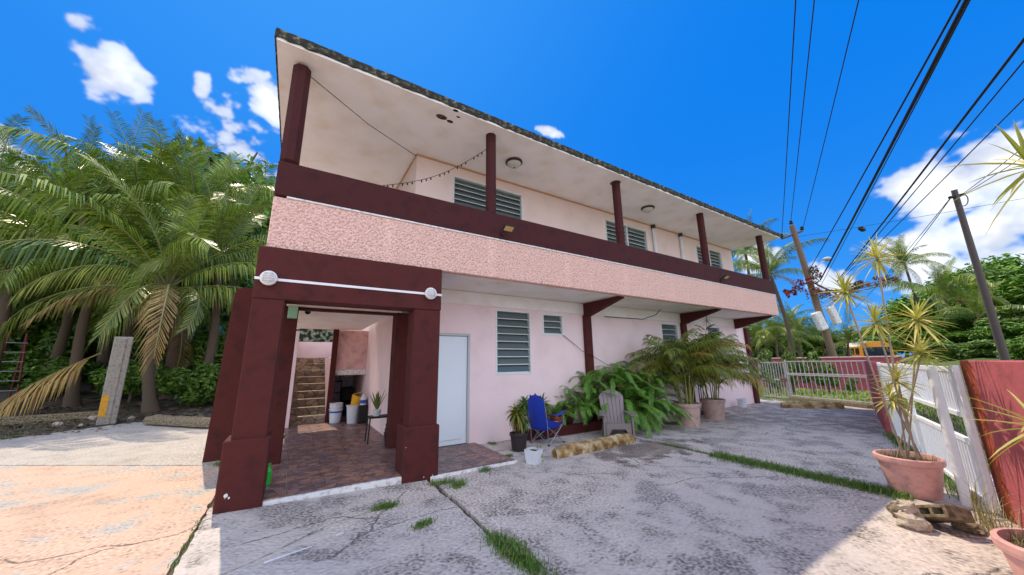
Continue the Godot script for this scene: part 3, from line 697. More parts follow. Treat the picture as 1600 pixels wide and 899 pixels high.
func build_house():
	rng.seed = 4
	var H := thing("house", "two storey pink concrete house with maroon balcony railing and flat roof", "house")
	const FL := 0.095
	const FD := 0.045
	# walls
	part(H, "ground_floor_wall", wall_open(0.2, 12.06, -0.1, 2.62, -0.15, 0.0, [[0.36, 1.215, -0.1, 2.045], [1.783, 2.663, 1.241, 2.573], [2.987, 3.585, 2.073, 2.56], [7.26, 8.06, 1.241, 2.555], [9.66, 10.45, 1.241, 2.56]]), M.pink)
	part(H, "upper_floor_wall", wall_open(0.0, 12.06, 3.05, 5.583, -0.15, 0.0, [[0.773, 2.518, 4.2, 5.353], [5.262, 7.04, 4.2, 5.353], [9.659, 11.278, 4.2, 5.353]]), M.upper_pink)
	slabp(H, "upper_side_wall", M.upper_pink, 0.0, 0.15, 3.05, 5.583, -7.3, -0.152)
	slabp(H, "end_wall", M.pink, 11.91, 12.06, -0.1, 5.583, -7.3, -0.152)
	slabp(H, "back_wall", M.pink, 0.15, 11.91, -0.1, 5.583, -7.45, -7.3)
	slabp(H, "porch_side_wall", M.pink, 0.0, 0.15, 0.0, 2.87, -7.3, -0.5)
	slabp(H, "floor_slab", M.cream, 0.0, 12.0, 2.877, 3.05, -7.3, -0.002)
	# windows
	louver_window(H, 1.783, 2.663, 1.241, 2.573, 0.158)
	louver_window(H, 2.987, 3.585, 2.073, 2.56, 0.14)
	louver_window(H, 7.26, 8.06, 1.241, 2.555, 0.158)
	louver_window(H, 9.66, 10.45, 1.241, 2.56, 0.158)
	louver_window(H, 0.773, 2.518, 4.2, 5.353, 0.125, true)
	louver_window(H, 5.262, 7.04, 4.2, 5.353, 0.125, true)
	louver_window(H, 9.659, 11.278, 4.2, 5.353, 0.125, true)
	# door
	var D := Node3D.new(); D.name = "door"; H.add_child(D)
	slabp(D, "door_frame", M.alu, 1.165, 1.213, FD, 2.043, -0.11, 0.015, 0.005)
	slabp(D, "door_frame", M.alu, 0.362, 0.41, FD, 2.043, -0.11, 0.015, 0.005)
	slabp(D, "door_frame", M.alu, 0.41, 1.165, 1.995, 2.043, -0.11, 0.013, 0.005)
	slabp(D, "door_leaf", M.door_white, 0.414, 1.161, FD + 0.005, 1.99, -0.06, -0.02, 0.004)
	slabp(D, "door_panel", M.door_white, 0.50, 1.075, FD + 0.09, 1.90, -0.02, -0.006, 0.006)
	var kb := MB.new(); kb.lathe(Vector3(0.46, 1.02, -0.02), [Vector2(0.0, 0.0), Vector2(0.022, 0.0), Vector2(0.012, 0.02), Vector2(0.026, 0.035), Vector2(0.026, 0.055), Vector2(0, 0.062)], 14, Basis(Vector3.RIGHT, PI / 2)); part(D, "handle", kb, M.steel)
	# under-balcony beam, brackets, pillars
	slabp(H, "ceiling_beam", M.cream, 0.2, 12.06, 2.62, 2.876, -0.15, 0.02, 0.004)
	for b in [[4.31, 2.57], [8.30, 2.57], [12.14, 2.57]]:
		slabp(H, "pillar", M.maroon, b[0] - 0.105, b[0] + 0.105, -0.05, 2.59, 0.002, 0.10, 0.008)
		var mb := MB.new()
		mb.prism(PackedVector2Array([Vector2(0.021, 2.55), Vector2(0.16, 2.57), Vector2(1.17, 2.845), Vector2(1.17, 2.875), Vector2(0.021, 2.875)]), -0.075, 0.075, Basis(Vector3(0, 0, 1), Vector3(0, 1, 0), Vector3(-1, 0, 0)), Vector3(minf(b[0], 11.5), 0, 0))
		part(H, "bracket", mb, M.maroon)
	# balcony
	slabp(H, "balcony_floor", M.cream, -2.08, 11.60, 2.89, 3.05, 0.0, 1.19, 0.0)
	slabp(H, "balcony_floor", M.cream, -2.08, -0.002, 2.89, 3.05, -3.3, -0.002, 0.0)
	slabp(H, "balcony_fascia", M.stucco, -2.095, 11.62, 2.868, 3.538, 1.19, 1.33, 0.012)
	slabp(H, "balcony_fascia", M.stucco, -2.095, -1.955, 2.868, 3.538, -3.3, 1.188, 0.012)
	slabp(H, "balcony_fascia", M.stucco, 11.48, 11.618, 2.868, 3.538, 0.0, 1.188, 0.012)
	slabp(H, "white_strip", M.white_dirty, -1.96, 11.62, 3.538, 3.562, 1.185, 1.342, 0.003)
	slabp(H, "balcony_railing", M.maroon_rail, -2.097, 11.622, 3.562, 4.03, 1.188, 1.333, 0.012)
	slabp(H, "balcony_railing", M.maroon_rail, -2.097, -1.953, 3.54, 4.03, -3.3, 1.186, 0.012)
	slabp(H, "balcony_railing", M.maroon_rail, 11.478, 11.62, 3.54, 4.03, 0.0, 1.186, 0.012)
	var cx := [-1.98, 0.998, 4.326, 7.802, 11.347]
	for i in 5:
		var mb := MB.new()
		if i == 0: mb.slab(-2.095, -1.88, 4.02, 5.585, 1.12, 1.325, 0.06)
		else: mb.tube([Vector3(cx[i], 4.02, 1.25), Vector3(cx[i], 5.585, 1.25)], [0.092, 0.092], 20, false)
		part(H, "column", mb, M.maroon_rail)
		mb = MB.new(); mb.lathe(Vector3(cx[i] if i else -1.99, 5.575, 1.24), [Vector2(0.125, 0.006), Vector2(0.115, -0.002), Vector2(0.0, -0.004)], 16)
		if i == 2: part(H, "column_patch", mb, M.old_concrete)
	# roof
	slabp(H, "roof", M.cream, 0.0, 12.235, 5.583, 5.70, -7.6, 1.54, 0.0)
	slabp(H, "roof", M.cream, -2.285, -0.001, 5.583, 5.70, -3.6, 1.54, 0.0)
	for e in [[Vector3(-2.30, 0, 1.54), Basis(), 14.55], [Vector3(-2.287, 0, -3.6), Basis(Vector3.UP, -PI / 2), 5.14]]:
		var poly := PackedVector2Array(); var L: float = e[2]; var n := int(L / 0.07)
		var nz := FastNoiseLite.new(); nz.seed = 6; nz.frequency = 0.9
		for i in n + 1: poly.append(Vector2(L * i / n, 5.612 + 0.03 * nz.get_noise_1d(i * 0.9) + rng.randf_range(-0.008, 0.008)))
		for i in n + 1: poly.append(Vector2(L * (n - i) / n, 5.735 + 0.012 * nz.get_noise_1d(i * 1.3 + 90)))
		var mb := MB.new(); mb.prism(poly, 0.0, 0.024, e[1], e[0]); part(H, "roof_edge", mb, M.roof_edge)
	slabp(H, "roof_top", M.roof_edge, -2.28, 12.23, 5.70, 5.725, -3.6, 1.53, 0.0)
	var trim := mat("trim", c8(206, 160, 120), 0.8)
	slabp(H, "cornice_strip", trim, 0.0, 12.06, 5.548, 5.58, 0.002, 0.02, 0.003)
	slabp(H, "cornice_strip", trim, -0.02, -0.002, 5.548, 5.58, -3.5, 0.02, 0.003)
	for x in [7.33, 8.74]:
		var mb := MB.new(); mb.tube([Vector3(x, 3.05, 0.055), Vector3(x, 5.47, 0.055)], [0.05], 14); part(H, "drain_pipe", mb, M.white)
		mb = MB.new(); mb.tube([Vector3(x, 5.46, 0.055), Vector3(x, 5.575, 0.055)], [0.065], 14); part(H, "pipe_collar", mb, M.bronze)
	# mildew-stained hole in the soffit
	var sp := MB.new()
	for q in [[690, 183, 0.10], [703, 190, 0.06], [712, 173, 0.05], [716, 183, 0.035]]:
		var c := on_y(q[0], q[1], 5.58); sp.ball(c, Vector3(q[2], 0.006, q[2] * 0.6), 9, 4)
	part(H, "peeling_patch", sp, M.roof_edge)
	# porch
	var gl := gy(-2.0)
	slabp(H, "porch_pillar", M.maroon, -2.15, -1.835, gl - 0.03, 2.24, 1.08, 1.385, 0.012)
	slabp(H, "pillar_base", M.maroon, -2.205, -1.80, gl - 0.05, 0.73, 1.03, 1.425, 0.014)
	slabp(H, "porch_pillar", M.maroon, -0.30, 0.085, -0.03, 2.24, 1.08, 1.385, 0.012)
	slabp(H, "pillar_base", M.maroon, -0.365, 0.11, -0.05, 0.67, 1.03, 1.425, 0.014)
	slabp(H, "porch_beam", M.maroon, -2.155, 0.092, 2.238, 2.867, 1.075, 1.39, 0.012)
	slabp(H, "porch_beam", M.maroon, -2.153, -1.86, 2.40, 2.867, -0.5, 1.073, 0.012)
	slabp(H, "porch_beam", M.maroon, -0.20, 0.09, 2.40, 2.867, 0.0, 1.073, 0.012)
	slabp(H, "porch_pillar", M.maroon, -2.12, -1.69, 0.0, 2.40, -0.5, -0.2, 0.012)
	slabp(H, "porch_pillar", M.maroon, -0.165, 0.20, 0.0, 2.40, -0.5, -0.2, 0.012)
	slabp(H, "rear_beam", M.maroon, -1.86, -0.002, 2.355, 2.392, -0.36, -0.2, 0.004)
	slabp(H, "porch_ceiling", M.cream, -1.858, -0.203, 2.395, 2.45, -4.0, 1.074, 0.0)
	var bt := MB.new()
	bt.prism(PackedVector2Array([Vector2(-2.70, 0.0), Vector2(-2.18, 0.0), Vector2(-2.18, 2.80), Vector2(-2.52, 2.80), Vector2(-2.60, 2.77), Vector2(-2.64, 2.68)]), -1.35, -1.1); part(H, "buttress", bt, M.maroon)
	var chipn := FastNoiseLite.new(); chipn.frequency = 0.03; chipn.seed = 12
	for q in [[352, 776, 1.4265, 0.017], [357, 779, 1.4265, 0.009], [662, 746, 1.4265, 0.007], [676, 743, 1.4265, 0.006], [634, 700, 1.4265, 0.004]]:
		var cp := on_z(q[0], q[1], q[2]); var mbc := MB.new(); mbc.ball(cp, Vector3(q[3], q[3] * 1.15, 0.002), 11, 6, chipn, 0.9); part(H, "paint_chip", mbc, M.white_dirty)
	slabp(H, "conduit_strip", M.white, -2.157, 0.094, 2.455, 2.487, 1.3905, 1.40, 0.002)
	slabp(H, "green_block", M.green_paint, -1.83, -1.70, 2.20, 2.393, -0.19, -0.08, 0.004)
	# porch floor, tile by tile
	var F := Node3D.new(); F.name = "porch_floor"; H.add_child(F)
	slabp(F, "tile_bed", M.white_dirty, -2.02, 0.0, -0.05, FL - 0.012, -7.2, 1.40, 0.008)
	slabp(F, "tile_bed", M.white_dirty, 0.002, 1.36, -0.05, FD - 0.012, 0.0, 1.44, 0.008)
	var ts := 0.40
	for i in 5:
		for j in 20:
			var x0 := -2.0 + i * ts; var z1 := 1.36 - j * ts
			slabp(F, "tile", M.flag_tile, x0 + 0.002, x0 + ts - 0.002, FL - 0.012, FL + rng.randf_range(-0.001, 0.001), z1 - ts + 0.002, z1 - 0.002, 0.0015)
	for i in 4:
		for j in 4:
			var x0 := 0.01 + i * 0.33; var z1 := 1.40 - j * 0.35
			slabp(F, "tile", M.flag_tile, x0 + 0.002, x0 + 0.328, FD - 0.012, FD + rng.randf_range(-0.001, 0.001), z1 - 0.348, z1 - 0.002, 0.0015)
	# stairwell
	var S := Node3D.new(); S.name = "stairs"; H.add_child(S)
	for i in 9:
		slabp(S, "step", M.step_tile, -1.62, -0.87, 0.06, FL + 0.18 * (i + 1), -3.95 - 0.27 * (i + 1), -3.95 - 0.27 * i + 0.012, 0.008)
	slabp(S, "landing", M.step_tile, -1.62, -0.0, 0.06, FL + 1.62, -7.2, -6.385, 0.006)
	slabp(H, "stair_wall", M.pink, -1.80, -1.625, 0.0, 2.3, -7.2, -3.6)
	slabp(H, "stair_back_wall", M.pink, -1.80, -0.002, 0.0, 2.25, -7.4, -7.2)
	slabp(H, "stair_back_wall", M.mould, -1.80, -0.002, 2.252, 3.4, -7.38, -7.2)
	slabp(H, "stair_post", M.maroon, -0.865, -0.74, 0.05, 2.395, -4.05, -3.9)
	slabp(H, "stair_lintel", M.white_dirty, -0.74, -0.002, 1.22, 1.36, -4.2, -4.0)
	slabp(H, "upper_stair_panel", M.deep_pink, -0.74, -0.002, 1.362, 2.395, -4.16, -4.02)
	slabp(H, "store_wall", M.pink, -0.865, -0.80, 0.05, 1.68, -6.38, -4.07)
	slabp(H, "store_back_wall", M.white_dirty, -0.80, -0.002, 0.05, 1.68, -6.36, -6.25)
	slabp(H, "store_ceiling", M.pink, -0.80, -0.002, 1.56, 1.68, -6.25, -4.22)

# ------------------------------------------------------------------ fittings on the house
func build_fittings():
	for q in [[Vector3(1.81, 5.583, 0.76), "nearer the porch end"], [Vector3(6.14, 5.583, 0.76), "between the third and fourth columns"]]:
		var o := thing("ceiling_lamp", "", "lamp", q[0], "balcony ceiling lamps")
		o.set_meta("label", "round bronze rimmed ceiling lamp under the roof, " + q[1])
		var mb := MB.new(); mb.lathe(Vector3.ZERO, [Vector2(0.10, 0.0), Vector2(0.175, -0.005), Vector2(0.18, -0.03), Vector2(0.15, -0.05), Vector2(0.14, -0.045)], 24); part(o, "rim", mb, M.bronze)
		mb = MB.new(); mb.lathe(Vector3.ZERO, [Vector2(0.148, -0.045), Vector2(0.135, -0.075), Vector2(0.10, -0.105), Vector2(0.05, -0.122), Vector2(0.0, -0.127)], 24); part(o, "glass_bowl", mb, M.lamp_glass)
		mb = MB.new(); mb.lathe(Vector3(0, -0.125, 0), [Vector2(0.016, 0.0), Vector2(0.012, -0.014), Vector2(0, -0.022)], 10); part(o, "finial", mb, M.bronze)
	for q in [[-2.02, "left porch pillar with the buttress beside it"], [-0.085, "porch pillar beside the white door"]]:
		var o := thing("bulkhead_light", "round caged white bulkhead light above the " + q[1], "wall light", Vector3(q[0], 2.475, 1.402), "bulkhead lights on the porch beam")
		o.scale = Vector3.ONE * 0.95
		var ax := Basis(Vector3.RIGHT, PI / 2); var mb := MB.new()
		mb.lathe(Vector3.ZERO, [Vector2(0.088, 0.0), Vector2(0.092, 0.03), Vector2(0.085, 0.05), Vector2(0.068, 0.055), Vector2(0.066, 0.045)], 24, ax); part(o, "housing", mb, M.white)
		mb = MB.new(); mb.lathe(Vector3.ZERO, [Vector2(0.068, 0.046), Vector2(0.060, 0.058), Vector2(0.04, 0.068), Vector2(0, 0.072)], 20, ax); part(o, "glass_lens", mb, M.lamp_glass)
		for i in 5:
			mb = MB.new(); var p := []; var off := (i - 2) * 0.03; var hw := sqrt(0.078 * 0.078 - off * off)
			for k in 9:
				var a := -1.0 + k / 4.0; var x := a * hw; p.append(Vector3(x, off, 0.050 + 0.030 * sqrt(maxf(0.0, 1.0 - (x * x + off * off) / 0.0062))))
			mb.tube(p, [0.004], 5); part(o, "cage_bar", mb, M.white)
			if i % 2 == 0:
				mb = MB.new(); var p2 := []
				for e in p: p2.append(Vector3(e.y, e.x, e.z + 0.003))
				mb.tube(p2, [0.004], 5); part(o, "cage_bar", mb, M.white)
	for q in [[1.22, "under the second balcony column"], [8.30, "near the far end of the railing"]]:
		var o := thing("floodlight", "small black flood light bolted to the maroon railing " + q[1], "flood light", Vector3(q[0], 3.69, 1.335), "flood lights on the railing")
		var mb := MB.new(); mb.box(Vector3(-0.05, -0.03, 0.02), Vector3(0.05, 0.07, 0.04), 0.006); mb.tube([Vector3(-0.05, -0.01, 0.02), Vector3(-0.04, 0.02, 0.10)], [0.012], 8); part(o, "bracket", mb, M.blackish)
		var b := Basis(Vector3.RIGHT, 1.05)
		mb = MB.new(); mb.box(Vector3(0.0, 0.045, 0.14), Vector3(0.20, 0.14, 0.04), 0.012, b); part(o, "housing", mb, M.blackish)
		mb = MB.new(); mb.box(Vector3(0.0, 0.045, 0.14) + b * Vector3(0, 0, 0.021), Vector3(0.165, 0.10, 0.004), 0.001, b); part(o, "lens", mb, M.led_panel)
	# string lights
	var S := thing("string_lights", "dark string of small bulbs hanging from the second column to the balcony corner", "string lights", Vector3.ZERO)
	var A := on_z(765, 230, 1.2); var B := on_z(598, 290, 0.9); var pts := []
	for i in 25:
		var t := i / 24.0; pts.append(A.lerp(B, t) + Vector3.DOWN * 0.18 * sin(PI * t))
	var w := MB.new(); w.tube(pts, [0.005], 5); part(S, "wire", w, M.wire)
	for i in 18:
		var t := (i + 0.5) / 18.0; var p: Vector3 = pts[int(t * 24)]
		var mb := MB.new(); mb.lathe(p, [Vector2(0.006, 0.0), Vector2(0.011, -0.012), Vector2(0.013, -0.03), Vector2(0.008, -0.045), Vector2(0.0, -0.05)], 8); part(S, "bulb", mb, M.blackish)
	var wires := [["clothes_line", "thin grey line slung from the corner column to the upper wall corner", [Vector3(-1.9, 5.50, 1.2), Vector3(-1.0, 5.46, 0.6), Vector3(-0.02, 5.52, 0.02)], 0.006],
		["wall_cable", "thin cable running down from the small window behind the ferns", [on_z(880, 524, 0.03), on_z(900, 540, 0.03), on_z(908, 548, 0.12), on_z(925, 556, 0.12), on_z(952, 572, 0.04)], 0.006],
		["ceiling_cable", "dark cable looping along the beam under the balcony to a hanging end", [on_z(945, 495, 0.04), on_z(975, 497, 0.04), on_z(1005, 499, 0.04), on_z(1025, 492, 0.3), on_z(1032, 484, 0.6)], 0.009],
		]
	for e in wires:
		var mb := MB.new(); mb.tube(e[2], [e[3]], 6); one(e[0], mb, M.wire, e[1], "cable")
	var sc := thing("security_camera", "small white dome camera under the porch ceiling beside the green block", "camera", Vector3(-1.56, 2.395, -0.45))
	var mb2 := MB.new(); mb2.lathe(Vector3.ZERO, [Vector2(0.06, 0.0), Vector2(0.06, -0.03), Vector2(0.045, -0.035)], 18); part(sc, "base", mb2, M.white)
	mb2 = MB.new(); mb2.lathe(Vector3.ZERO, [Vector2(0.045, -0.034), Vector2(0.04, -0.06), Vector2(0.022, -0.078), Vector2(0.0, -0.083)], 16); part(sc, "dome", mb2, M.blackish)

# ------------------------------------------------------------------ pots and plants by the wall
func pot(par: Node, r: float, h: float, m, called := "pot", o := Vector3.ZERO, taper := 0.72):
	var mb := MB.new()
	mb.lathe(o, [Vector2(0.0, 0.0), Vector2(r * taper, 0.0), Vector2(r * lerpf(taper, 1.0, 0.80), h * 0.80), Vector2(r * lerpf(taper, 1.0, 0.82), h * 0.82), Vector2(r * 1.03, h * 0.84), Vector2(r * 1.05, h * 0.90), Vector2(r * 1.05, h * 0.98), Vector2(r * 1.02, h), Vector2(r * 0.94, h), Vector2(r * 0.90, h * 0.86)], 32)
	part(par, called, mb, m)
	var s := MB.new(); var nz := FastNoiseLite.new(); nz.frequency = 0.05
	s.ball(o + Vector3(0, h * 0.84, 0), Vector3(r * 0.93, h * 0.05, r * 0.93), 18, 6, nz, 0.12); part(par, "soil", s, M.soil)
func spray(par: Node, called: String, kinds: Array, n: int, o: Vector3, sc: float, m, spread := 0.03, y0 := 0.0, y1 := TAU, tilt := 0.15):
	for i in n:
		var yaw := rng.randf_range(y0, y1) if y1 - y0 < TAU else i * 2.39996 + rng.randf_range(-0.3, 0.3)
		var b := Basis(Vector3.UP, yaw) * Basis(Vector3.RIGHT, rng.randf_range(-tilt, tilt)) * Basis().scaled(Vector3.ONE * sc * rng.randf_range(0.75, 1.12))
		part(par, called, kinds[rng.randi() % kinds.size()], m, Transform3D(b, o + Vector3(rng.randf_range(-spread, spread), 0, rng.randf_range(-spread, spread))))

func build_pots():
	rng.seed = 300
	# croton in black pot
	var p := on_y(811, 704); var o := thing("potted_croton", "black plastic pot with drooping yellow green croton beside the blue chair", "potted plant", Vector3(p.x, 0, p.z))
	pot(o, 0.155, 0.29, M.pot_black, "pot", Vector3.ZERO, 0.78)
	for q in [[Vector3(-0.06, 0.62, 0.02), 60, 0.30, 0], [Vector3(0.10, 0.48, -0.02), 34, 0.26, 1], [Vector3(-0.02, 0.50, 0.05), 26, 0.24, 2]]:
		var mb := MB.new(); mb.tube([Vector3(q[0].x * 0.4, 0.22, q[0].z * 0.4), q[0]], [0.012, 0.008], 6); part(o, "stem", mb, M.trunk)
		var y: bool = q[3] != 1
		part(o, "leaf_rosette", straps(q[1], q[2], 0.05, Color(0.05, 0.10, 0.015), Color(0.30, 0.28, 0.03) if y else Color(0.08, 0.17, 0.03), 500 + q[3], -75, 60, 1.8), M.leaf, Transform3D(Basis(), q[0]))
		if q[3] == 0: part(o, "dead_leaves", straps(22, 0.26, 0.04, Color(0.10, 0.04, 0.02), Color(0.25, 0.10, 0.05), 509, -85, -30, 2.0), M.leaf_dry, Transform3D(Basis(), q[0] + Vector3(0, -0.1, 0)))
	# planter kerb and its plants
	var P := thing("planter_bed", "low maroon kerb of the planting bed along the house wall", "planter")
	slabp(P, "front_kerb", M.maroon, 2.35, 4.55, -0.03, 0.19, 0.22, 0.33, 0.01)
	slabp(P, "end_kerb", M.maroon, 2.35, 2.46, -0.03, 0.19, 0.005, 0.218, 0.01)
	slabp(P, "end_kerb", M.maroon, 4.44, 4.55, -0.03, 0.19, 0.12, 0.218, 0.01)
	slabp(P, "soil", M.soil, 2.46, 4.44, -0.03, 0.13, 0.002, 0.22, 0.0)
	o = thing("leafy_shrub", "dark green leafy shrub in the planting bed behind the blue chair", "shrub", Vector3(2.62, 0.12, 0.15))
	for k in 5:
		var c := Vector3(rng.randf_range(-0.28, 0.30), rng.randf_range(0.15, 0.55), rng.randf_range(-0.05, 0.12))
		var mb := MB.new(); mb.tube([Vector3(c.x * 0.3, 0, 0), c], [0.012, 0.007], 5); part(o, "stem", mb, M.trunk)
		part(o, "leaf_rosette", straps(26, 0.28, 0.075, Color(0.06, 0.14, 0.02), Color(0.15, 0.27, 0.05), 520 + k, -40, 70, 1.0), M.leaf, Transform3D(Basis(), c))
	o = thing("potted_fern", "terracotta pot with an arching fern standing on the bed between the chairs", "potted plant", Vector3(3.18, 0.13, 0.16))
	pot(o, 0.15, 0.24, M.terracotta); spray(o, "fern_frond", FR.fern, 22, Vector3(0, 0.22, 0), 0.62, M.leaf_matte)
	var mb := MB.new(); var nz := FastNoiseLite.new(); nz.frequency = 0.02
	mb.ball(Vector3(0, 0.05, 0), Vector3(0.11, 0.05, 0.095), 10, 7, nz, 0.4)
	one("white_stone", mb.flat(), M.white_plastic, "white stone lying on the maroon kerb beside the terracotta pot", "stone", "", Vector3(3.05, 0.185, 0.28))
	# ferns
	for q in [[Vector3(4.1, 0.12, 0.14), 60, 0.95, "tall green fern clump against the maroon pillar behind the grey chair", 0.5], [Vector3(4.85, 0.0, 0.42), 110, 1.2, "broad green fern clump to the right of the maroon pillar, over the bed end", 0.62], [Vector3(5.5, 0.0, 0.55), 90, 1.15, "fern clump with fronds drooping to the concrete beside the tan pots", 0.5], [Vector3(3.5, 0.12, 0.16), 20, 0.62, "small fern with long arching fronds behind the grey chair's left arm", 0.3]]:
		o = thing("fern", q[3], "fern", q[0], "ferns along the wall")
		if q[0].z > 0.3: pot(o, 0.19, 0.3, M.terracotta)
		spray(o, "fern_frond", FR.fern, q[1], Vector3(0, 0.28, 0), q[2], M.leaf_matte, 0.16)
		spray(o, "fern_frond", FR.fern, int(q[1] * 0.45), Vector3(0, 0.28 + q[4], 0), q[2] * 0.9, M.leaf_matte, 0.16)
		mb = MB.new(); mb.ball(Vector3(0, 0.28, 0), Vector3(0.15, 0.25, 0.10), 10, 8, nz, 0.25); part(o, "root_crown", mb, M.soil)
	# areca palms in tan pots
	var k := 0
	for q in [[on_y(1091, 667), 0.29, 0.50, "tan plastic pot with a bushy areca palm, the one closer to the ferns"], [on_y(1131, 656), 0.28, 0.49, "tan plastic pot with a yellowing areca palm, the one closer to the far gate"]]:
		var b: Vector3 = q[0]; b.z -= 0.22; b.y = 0
		o = thing("potted_areca", q[3], "potted palm", b, "areca palms in tan pots")
		pot(o, q[1], q[2], M.pot_tan, "pot", Vector3.ZERO, 0.8)
		for s in 9:
			var a := s * 2.4; var root := Vector3(cos(a) * 0.12, q[2] * 0.8, sin(a) * 0.12); var tip := Vector3(cos(a) * 0.2, q[2] + rng.randf_range(0.15, 0.75), sin(a) * 0.2)
			mb = MB.new(); mb.tube([root, tip], [0.018, 0.014], 6); part(o, "cane", mb, M.rachis)
			spray(o, "palm_frond", FR.areca, 6, tip, 0.95, M.leaf, 0.02)
			if s % 2 == k: spray(o, "palm_frond", FR.arecay, 3, tip, 0.95, M.leaf_dry, 0.02)
		k = 1
	# climbing shrub above them
	o = thing("tall_shrub", "thin stemmed shrub with dark glossy leaflets rising behind the areca palms to the ceiling", "shrub", Vector3(8.0, 0, 0.45))
	for s in 3:
		var tip := Vector3(0.15 + s * 0.28, 2.15 + 0.18 * (s % 2), 0.1 + 0.1 * s)
		mb = MB.new(); mb.tube([Vector3(s * 0.05, 0, 0), Vector3(s * 0.15, 1.2, 0.02), tip], [0.016, 0.012, 0.006], 6); part(o, "stem", mb, M.trunk)
		for t in 7:
			var c := Vector3(s * 0.05, 0, 0).lerp(tip, 0.45 + t * 0.09)
			spray(o, "leaf_spray", FR.broad, 3, c, 0.55, M.leaf, 0.02)
	o = thing("hanging_plant", "small spiky plant hanging by a cord from the balcony ceiling", "hanging plant", on_z(1104, 500, 0.6))
	part(o, "leaf_rosette", straps(20, 0.26, 0.02, Color(0.05, 0.10, 0.03), Color(0.12, 0.2, 0.06), 560, -70, 60, 1.2), M.leaf)
	mb = MB.new(); mb.tube([Vector3(0, -0.02, 0), Vector3(0, 2.885 - o.position.y, 0)], [0.006], 6); part(o, "cord", mb, M.wire)
	# white square pot
	p = on_y(839, 726); o = thing("square_planter", "white square planter with a small trailing plant in front of the blue chair", "potted plant", Vector3(p.x, 0, p.z + -0.08)); o.rotation.y = 0.35; o.scale = Vector3.ONE * 0.82
	mb = MB.new(); mb.lathe(Vector3.ZERO, [Vector2(0, 0), Vector2(0.14, 0.0), Vector2(0.175, 0.225), Vector2(0.18, 0.24), Vector2(0.163, 0.24), Vector2(0.155, 0.18)], 4, Basis(Vector3.UP, PI / 4)); part(o, "pot", mb.flat(), M.white_plastic)
	slabp(o, "soil", M.soil, -0.108, 0.108, 0.17, 0.205, -0.108, 0.108, 0.0)
	part(o, "sprig", leaf_blob(46, 4, Vector3(0.07, 0.08, 0.095), 0.02, Color(0.15, 0.25, 0.03), Color(0.4, 0.45, 0.1), 571), M.leaf, Transform3D(Basis(), Vector3(0.06, 0.25, 0.05)))
	part(o, "trailing_sprig", leaf_blob(40, 5, Vector3(0.04, 0.14, 0.03), 0.02, Color(0.2, 0.3, 0.05), Color(0.45, 0.5, 0.15), 572), M.leaf, Transform3D(Basis(), Vector3(0.05, 0.1, 0.16)))
	o = thing("white_bucket", "small white bucket standing by the wall beyond the tan pots", "bucket", Vector3(10.6, 0, 0.28))
	mb = MB.new(); mb.lathe(Vector3.ZERO, [Vector2(0, 0), Vector2(0.11, 0), Vector2(0.135, 0.25), Vector2(0.145, 0.25), Vector2(0.145, 0.27), Vector2(0.125, 0.27), Vector2(0.10, 0.02)], 20); part(o, "pail", mb, M.white_plastic)
	mb = MB.new(); var hp := []
	for i in 9: hp.append(Vector3(0.14 * cos(PI * i / 8.0), 0.24 - 0.09 * sin(PI * i / 8.0), 0.14 * 0.75 * sin(PI * i / 8.0) + 0.02))
	mb.tube(hp, [0.004], 5); part(o, "handle", mb, M.steel)

